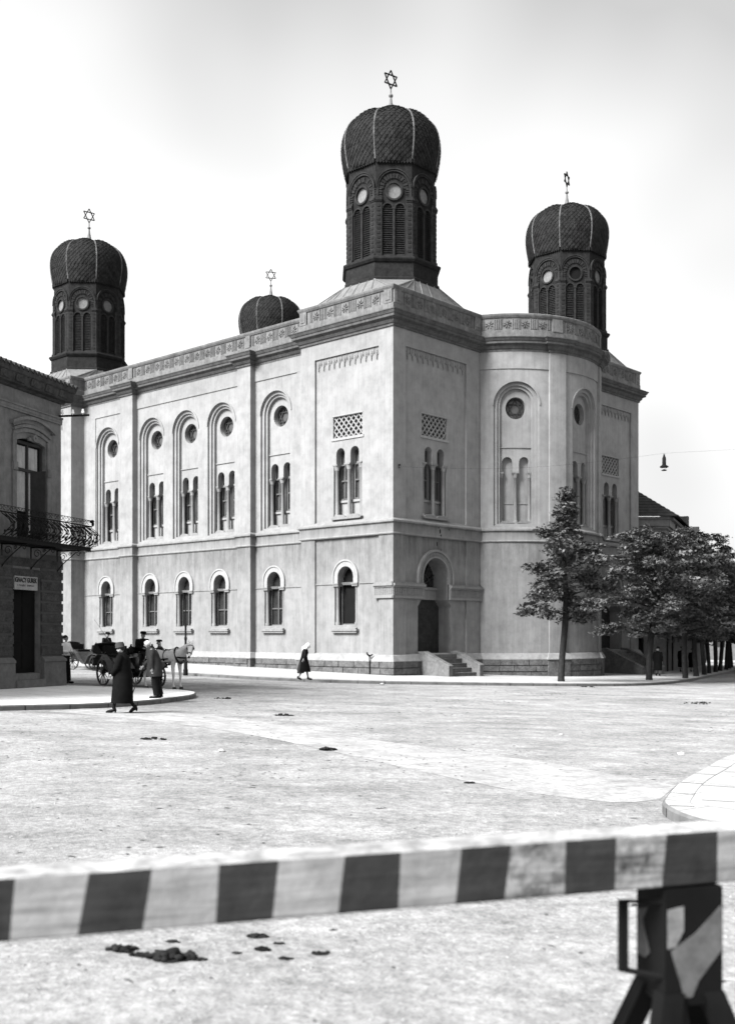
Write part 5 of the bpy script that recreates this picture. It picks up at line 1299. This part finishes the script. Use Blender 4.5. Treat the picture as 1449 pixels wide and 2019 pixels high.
def make_carriage():
    rt = empty('carriage', (0, 0, 0)); WR, WF, TRK, WB = .50, .40, .66, 1.72
    def wheel(x, y, R):
        m = MB(); My = lambda s, d, z: (x + s, y + d, R + z)
        m.ring(My, 0, 0, R - .055, R, -.028, .028, 0, 2 * pi, 28); w_ = m.build('wheel', WOODD, rt)
        m = MB()
        for k in range(12): a = 2 * pi * k / 12; m.tube([(x + .05 * cos(a), y, R + .05 * sin(a)), (x + (R - .04) * cos(a), y, R + (R - .04) * sin(a))], [.022, .014], 5)
        m.build('spokes', WOODD, w_)
        m = MB(); m.ring(My, 0, 0, .0, .07, -.09, .09, 0, 2 * pi, 12); m.build('hub', WOODD, w_)
    for y in (-TRK, TRK): wheel(0, y, WR); wheel(WB, y, WF)
    m = MB(); m.tube([(0, -TRK, WR), (0, TRK, WR)], .03, 6); m.tube([(WB, -TRK, WF), (WB, TRK, WF)], .03, 6); m.tube([(-.1, 0, .42), (WB, 0, .46)], .035, 6)
    for y in (-.42, .42):
        for x in (0, WB): m.tube([(x - .42, y, .62), (x - .2, y, .53), (x, y, .50), (x + .2, y, .53), (x + .42, y, .62)], .025, 5); m.tube([(x - .42, y, .62), (x, y, .70), (x + .42, y, .62)], .02, 5)
    m.build('undercarriage', IRON, rt)
    prof = [(-.52, 1.12), (-.46, .78), (-.2, .60), (.35, .50), (.62, .34), (.98, .34), (1.1, .52), (1.25, .62), (1.42, .74), (1.46, 1.06), (1.36, 1.08), (1.15, 1.0), (.95, .80), (.60, .80), (.35, 1.0), (-.1, 1.06), (-.4, 1.14)]
    My = lambda s, d, z: (s, d, z)
    m = MB(); m.prism(My, prof, -.50, .50); m.build('tub', WOODD, rt)
    m = MB(); m.box(ident, -.36, .22, -.44, .44, .98, 1.13); m.box(ident, -.46, -.32, -.46, .46, 1.05, 1.42); m.build('passenger_seat', HOODM, rt)
    m = MB(); m.box(ident, 1.14, 1.34, -.44, .44, .95, 1.08); m.build('folding_seat', HOODM, rt)
    m = MB(); m.box(ident, 1.44, 1.95, -.36, .36, 1.10, 1.22); m.box(ident, 1.40, 1.48, -.38, .38, 1.2, 1.44); m.box(ident, 1.5, 1.95, -.3, .3, .74, 1.1); m.prism(My, [(1.95, .74), (2.35, .78), (2.48, 1.06), (2.44, 1.07), (2.3, .84), (1.95, .80)], -.36, .36); m.build('driver_seat', WOODD, rt)
    for x0, dx in ((-.38, -1), (1.35, 1)):     # the two leather hoods folded down
        m = MB()
        for k in range(5):
            a = .18 + .16 * k; L = .62
            m.tube([(x0, -.52, 1.12), (x0 + dx * L * cos(a), -.54, 1.12 + L * .75 * sin(a)), (x0 + dx * (L + .04) * cos(a), 0, 1.17 + L * .75 * sin(a)), (x0 + dx * L * cos(a), .54, 1.12 + L * .75 * sin(a)), (x0, .52, 1.12)] , [.03, .055, .06, .055, .03], 6)
        if dx > 0: continue
        m.build('folded_hood', HOODM, rt)
    m = MB()
    for k in range(4):
        a = .4 + .2 * k; m.tube([(1.32, -.5, 1.08), (1.3 + .18 * cos(a), -.5, 1.1 + .3 * sin(a)), (1.3 + .2 * cos(a), .5, 1.1 + .3 * sin(a)), (1.32, .5, 1.08)], [.03, .05, .05, .03], 6)
    m.build('folded_hood', HOODM, rt)
    for y in (-TRK, TRK):
        m = MB(); y0, y1 = y - .11, y + .11; pts = [(-.62, .72), (-.5, .98), (-.25, 1.12), (.05, 1.12), (.35, .95), (.6, .62), (.85, .40), (1.0, .38), (1.15, .5), (1.35, .82), (1.6, .93), (1.9, .90), (2.1, .72)]
        vs = []
        for a, b in pts: vs += [(a, y0, b), (a, y1, b), (a, y1, b - .02), (a, y0, b - .02)]
        fs = []
        for i in range(len(pts) - 1):
            for k in range(4): fs.append((i * 4 + k, i * 4 + (k + 1) % 4, i * 4 + 4 + (k + 1) % 4, i * 4 + 4 + k))
        m.add(vs, fs); m.build('mudguard', WOODG, rt)
    m = MB()
    for y in (-.34, .34): m.tube([(1.9, y, .62), (2.4, y, .66), (3.0, y, .95), (4.1, y, 1.02)], [.03, .03, .028, .022], 6)
    m.tube([(1.9, -.34, .62), (1.9, .34, .62)], .03, 6); m.build('shafts', WOODD, rt)
    for y in (-.42, .42):
        m = MB(); m.box(ident, 1.52, 1.64, y - .06, y + .06, 1.25, 1.45); m.lathe((1.58, y, 1.45), [(.05, 0), (.03, .06), (.04, .09)], 8); m.build('lamp', IRON, rt)
    m = MB(); 
    for sgn in (-.53, .53): m.tube([(-.98, sgn, 1.22), (-.75, sgn, 1.1), (-.2, sgn, 1.12), (-.1, sgn, 1.2)], .013, 5)
    m.build('hood_iron', ZINC, rt)
    return rt
c1 = make_carriage(); tag(c1, 'black open carriage with folded hood harnessed to the white horse', 'carriage', 'carriages waiting by the corner')
c1.location = (CB.x, CB.y, gz(CB.x, CB.y)); c1.rotation_euler = (0, radians(1.2), CH)
c2 = copy_tree(c1); c2['label'] = 'further dark carriage behind, half hidden by the near carriage'; c2['category'] = 'carriage'; c2['group'] = 'carriages waiting by the corner'
C2 = (-14.35, 55.1); C2H = radians(-33); c2.location = (C2[0], C2[1], gz(*C2)); c2.rotation_euler = (0, radians(1), C2H); c2.scale = (.9, .9, .9)
def seated(loc, rz, label, H=1.7, capmat=CLOTHK, coat=CLOTHK):
    rt, J, up, fw = person('person', loc, rz, H, label, dict(pelvis=(0, 0, .10), waist=(.0, 0, .25), chest=(.03, 0, .45), neck=(.06, 0, .60), head=(.09, 0, .67), crown=(.11, 0, .81),
        hipL=(.03, .1, .08), hipR=(.03, -.1, .08), kneeL=(.45, .13, .06), kneeR=(.45, -.13, .06), ankL=(.52, .12, -.34), ankR=(.52, -.12, -.34), toeL=(.68, .12, -.38), toeR=(.68, -.12, -.38),
        shL=(.03, .18, .54), shR=(.03, -.18, .54), elL=(.08, .25, .30), elR=(.08, -.25, .30), wrL=(.32, .12, .26), wrR=(.32, -.12, .26)), 'seated carriage drivers')
    garment(rt, 'coat', coat, [(.02, 0, -.02, .20, .23), (0, 0, .25, .18, .22), (.02, 0, .42, .18, .23), (.03, 0, .54, .14, .21), (.05, 0, .61, .08, .09)])
    for s in 'LR': sleeve(rt, J, s, coat, .08, .055); leg(rt, J, s, CLOTHD, .10, .07, .95); shoe(rt, J, s)
    hat(rt, J, up, fw, capmat, .0, .11, .07, True, 'cap')
    return rt
x, y = c2w(1.62, 0); seated((x, y, gz(x, y) + 1.12), CH, 'driver in a dark cap seated high on the near carriage')
x2, y2 = C2[0] + 1.95 * .9 * cos(C2H) , C2[1] + 1.95 * .9 * sin(C2H)
seated((x2, y2, gz(x2, y2) + 1.02), C2H, 'hunched driver in a dark cape seated on the further carriage', 1.75)
wh = MB(); x3, y3 = c2w(.9, -.2); wh.tube([(-12.6, 53.6, 1.7), (-13.4, 53.9, 2.75)], [.014, .006], 5); tag(wh.build('whip', HAIRD), 'thin slanting whip above the further carriage', 'whip')
x, y = -7.42, 39.3
rt, J, up, fw = person('person', (x, y, gz(x, y)), radians(200), 1.70, 'man in a flat cap standing on the far side of the white horse', {})
garment(rt, 'jacket', CLOTHD, [(0, 0, .72, .18, .22), (0, 0, 1.05, .17, .21), (0, 0, 1.28, .17, .23), (0, 0, 1.38, .13, .2), (.01, 0, 1.46, .075, .085)])
for s in 'LR': sleeve(rt, J, s, CLOTHD); shoe(rt, J, s); leg(rt, J, s, CLOTHD)
hat(rt, J, up, fw, CLOTHK, 0, .11, .06, True, 'cap')

# =================================================================== ROAD BARRIER in the foreground
BA = Vector((-1.207, 3.61)); BD = Vector((.9556, .2946)); BNm = Vector((-BD.y, BD.x))
BR = empty('road_barrier', (BA.x, BA.y, 0), atan2(BD.y, BD.x)); tag(BR, 'black and white striped square wooden barrier beam across the foreground', 'barrier')
zt = lambda s: 1.243 + .0050 * s
bm_ = MB(); BH = .21
top = [-2.3, -2.09, -1.85, -1.61, -1.37, -1.14, -.90, -.66, -.42, -.19, .047, .283, .493, .723, .935, 1.178, 1.39, 1.63, 1.831, 2.06, 2.278, 2.503, 2.736, 2.96, 3.2, 3.44, 3.68]
bot = [t - .03 + .02 * min(1, max(0, t / 2.7)) + .012 * sin(t * 37) for t in top]
for i in range(len(top) - 1):
    a, b, c, d = top[i], top[i + 1], bot[i], bot[i + 1]; m_ = 0 if i % 2 == 0 else 1
    m_ = 1 if (i % 2 == 1) else 0
    W_ = .21
    v = [(a, 0, zt(a)), (b, 0, zt(b)), (d, 0, zt(d) - BH), (c, 0, zt(c) - BH), (a, W_, zt(a)), (b, W_, zt(b)), (d, W_, zt(d) - BH), (c, W_, zt(c) - BH)]
    wht = (i % 2 == 0)     # stripe starting at .047 is white
    bm_.add(v, [(0, 1, 2, 3), (4, 5, 6, 7), (3, 2, 6, 7)], (3 if 1.8 < a < 2.3 else 0) if wht else 1); bm_.add(v, [(0, 1, 5, 4)], 2)
bo = bm_.build('beam', [BARW, BARD, BART, BARP], BR)
bv_ = bo.modifiers.new('edge', 'BEVEL'); bv_.width = .008; bv_.segments = 2; bv_.limit_method = 'ANGLE'

SX, SY = 1.275, 4.50       # trestle that carries the beam
TS = empty('barrier_trestle', (SX, SY, gz(SX, SY)), radians(12)); tag(TS, 'dark painted wooden trestle with pale diagonal stripe holding up the barrier beam', 'trestle')
zb_ = 1.04 - gz(SX, SY)
m = MB(); m.box(ident, -.125, .125, -.125, .125, .52, zb_ - .002); pb = m.build('post', POST, TS)
fr_ = lambda s, d, z: (s, -.125 - d, z); sl_ = lambda s, d, z: (-.125 - d, s, z)
m = MB(); m.prism(fr_, [(.118, .913), (.122, .736), (.02, .617), (-.008, .553), (-.042, .553), (-.10, .74), (.003, .805)], .0, .003)
m.build('painted_stripe', POSW, pb); m = MB(); m.prism(fr_, [(-.115, .905), (-.045, .917), (-.045, .82), (-.08, .757), (-.115, .75)], .0, .003); m.build('painted_patch', gmat('patch_white', .16, .3, 4, .8, blot=.5), pb)
m = MB(); m.prism(sl_, [(.12, .852), (.02, .882), (.066, .82), (.007, .70), (.043, .67), (.12, .67)], 0, .003)
m.build('painted_patch', POSW, pb)
for sx in (-1, 1):
    for sy in (-1, 1):
        m = MB(); a = Vector((sx * .085, sy * .085, .57)); b = Vector((sx * .27, sy * .27, .0)); u_ = Vector((.045, 0, 0)); v_ = Vector((0, .045, 0))
        m.add([a - u_ - v_, a + u_ - v_, a + u_ + v_, a - u_ + v_, b - u_ - v_, b + u_ - v_, b + u_ + v_, b - u_ + v_], [(0, 1, 2, 3), (4, 5, 6, 7), (0, 1, 5, 4), (1, 2, 6, 5), (2, 3, 7, 6), (3, 0, 4, 7)])
        m.build('leg', POST, TS)
m = MB(); m.box(ident, -.28, .28, -.03, .03, .14, .2); m.build('brace', POST, TS)
m = MB(); m.tube([(-.12, -.10, .93), (-.26, -.045, .93)], .008, 5); m.box(ident, -.285, -.25, -.06, -.035, .65, .935); m.tube([(-.265, -.045, .655), (-.12, -.1, .63)], .012, 5); m.build('iron_handle', IRON, TS)

# =================================================================== HORSE DROPPINGS AND LOOSE STONES
DG = [(-1.5, 6.72, .093), (-1.36, 6.62, .061), (-1.17, 6.59, .137), (-1.02, 6.57, .055), (-1.23, 6.93, .045), (-.71, 7.1, .066), (-.56, 6.95, .039), (-.8, 6.72, .034), (-.65, 6.81, .057), (-.5, 6.63, .046), (-.29, 6.75, .053), (-3.89, 20.07, .23), (-2.04, 26.89, .27), (-4.36, 33.22, .27), (-.69, 18.87, .15), (7.77, 49.41, .23), (9.87, 49.07, .4), (11.07, 37.13, .43), (11.56, 37.93, .26), (1.39, 15.0, .069), (.12, 8.61, .08)]
WH = {0: 'nearest pile of dark droppings, left end of the foreground row under the beam', 2: 'largest lumpy dark pile in the foreground under the beam', 5: 'small dark pile at the top of the right foreground cluster', 11: 'flat dark scatter in the middle of the road left of centre', 12: 'dark scatter beyond the pale crossing near the left', 13: 'dark scatter beside the tip of the left pavement', 15: 'dark scatter along the far kerb', 17: 'dark scatter on the far right of the road', 19: 'small dark lump right of centre, just above the beam', 20: 'small dark lump just below the beam, centre'}
for i, (x, y, r) in enumerate(DG):
    rd = random.Random(i + 300); m = MB(); n = max(5, int(26 * min(1, r / .12)))
    for k in range(n):
        a = rd.random() * 2 * pi; e = sqrt(rd.random()) * r; q = r * (.16 + .18 * rd.random()) if r < .16 else .015 + .04 * rd.random() ** 2
        xx, yy = x + cos(a) * e, y + sin(a) * e * (.6 if r < .16 else .9); m.blob((xx, yy, gz(xx, yy) + q * .3 + (max(0, 1 - e / r) * r * .18 if r < .16 else 0)), (q, q * .8, q * .55), i * 50 + k, 1, .5)
    if r < .16 or i == 12:
        ng = 18; pts = [(x + cos(2 * pi * k / ng) * r * (.75 + .45 * rd.random()), y + sin(2 * pi * k / ng) * r * .7 * (.75 + .45 * rd.random())) for k in range(ng)]
        m.add([(x, y, gz(x, y) + .012)] + [(a_, b_, gz(a_, b_) + .004) for a_, b_ in pts], [(0, k + 1, (k + 1) % ng + 1) for k in range(ng)])
    o = m.build('horse_droppings', DUNG, None, 80); tag(o, WH.get(i, 'small scattered dark clump of droppings on the pale road'), 'droppings', 'horse droppings on the road')
for i, (x, y, r) in enumerate(((-2.41, 18.2, .06), (4.09, 23.17, .045), (.6, 46.0, .09), (5.6, 19.6, .07))):
    m = MB(); m.blob((x, y, gz(x, y) + r * .3), (r, r * .7, r * .5), i, 2, .4); tag(m.build('loose_stone', STONE, None, 70), ['single pale stone on the road left of centre', 'dark stone on the road right of centre', 'pale stone by the far kerb before the stair', 'pale flat stone near the right-hand pavement'][i], 'stone')
gr = MB(); rd = random.Random(99)
for i in range(5200):
    y = 4.6 + 16 * rd.random() ** 1.8; x = (rd.random() * 2 - 1) * (y * .37 + .5)
    if x > 3.3 and y > 11: continue
    q = (.004 + .011 * rd.random() ** 2.5) * (.8 + y * .05); a = rd.random() * 3.1; ca, sa = cos(a) * q, sin(a) * q; z = gz(x, y)
    gr.add([(x + ca, y + sa, z), (x - sa, y + ca, z), (x - ca, y - sa, z), (x + sa, y - ca, z), (x + ca * .2, y + sa * .3, z + q * .6)], [(0, 1, 4), (1, 2, 4), (2, 3, 4), (3, 0, 4)])
o = gr.build('gravel', gmat('gravel_stone', .17, .6, 9, .95)); o['kind'] = 'stuff'; o['label'] = 'loose grit scattered over the near road surface'

db_ = MB(); rd = random.Random(5)
cl = [(rd.uniform(-9, 12), rd.uniform(9, 44)) for _ in range(60)]
for i in range(1500):
    if i % 3: c_ = cl[int(rd.random() ** 1.5 * 60)]; x, y = c_[0] + rd.gauss(0, .5), c_[1] + rd.gauss(0, .8)
    else: y = 6 + 38 * rd.random(); x = (rd.random() * 2 - 1) * (y * .36)
    if x < -4.5 and y > 24 or (x > 3.2 and y > 10.5 and x > 3.2 + (y - 14) * .5) or y > 45: continue
    a = rd.gauss(0, .5); L_ = .012 + .05 * rd.random() ** 2; W_ = .006 + .012 * rd.random(); u_ = Vector((cos(a), sin(a))) * L_; v_ = Vector((-sin(a), cos(a))) * W_; z = gz(x, y)
    db_.add([(x + u_.x, y + u_.y, z + .004), (x + v_.x, y + v_.y, z + .010), (x - u_.x, y - u_.y, z + .004), (x - v_.x, y - v_.y, z + .010)], [(0, 1, 2, 3)])
o = db_.build('street_litter', gmat('dark_debris', .05, .6, 9, .95)); o['kind'] = 'stuff'; o['label'] = 'straw and crumbs of dirt strewn over the road'
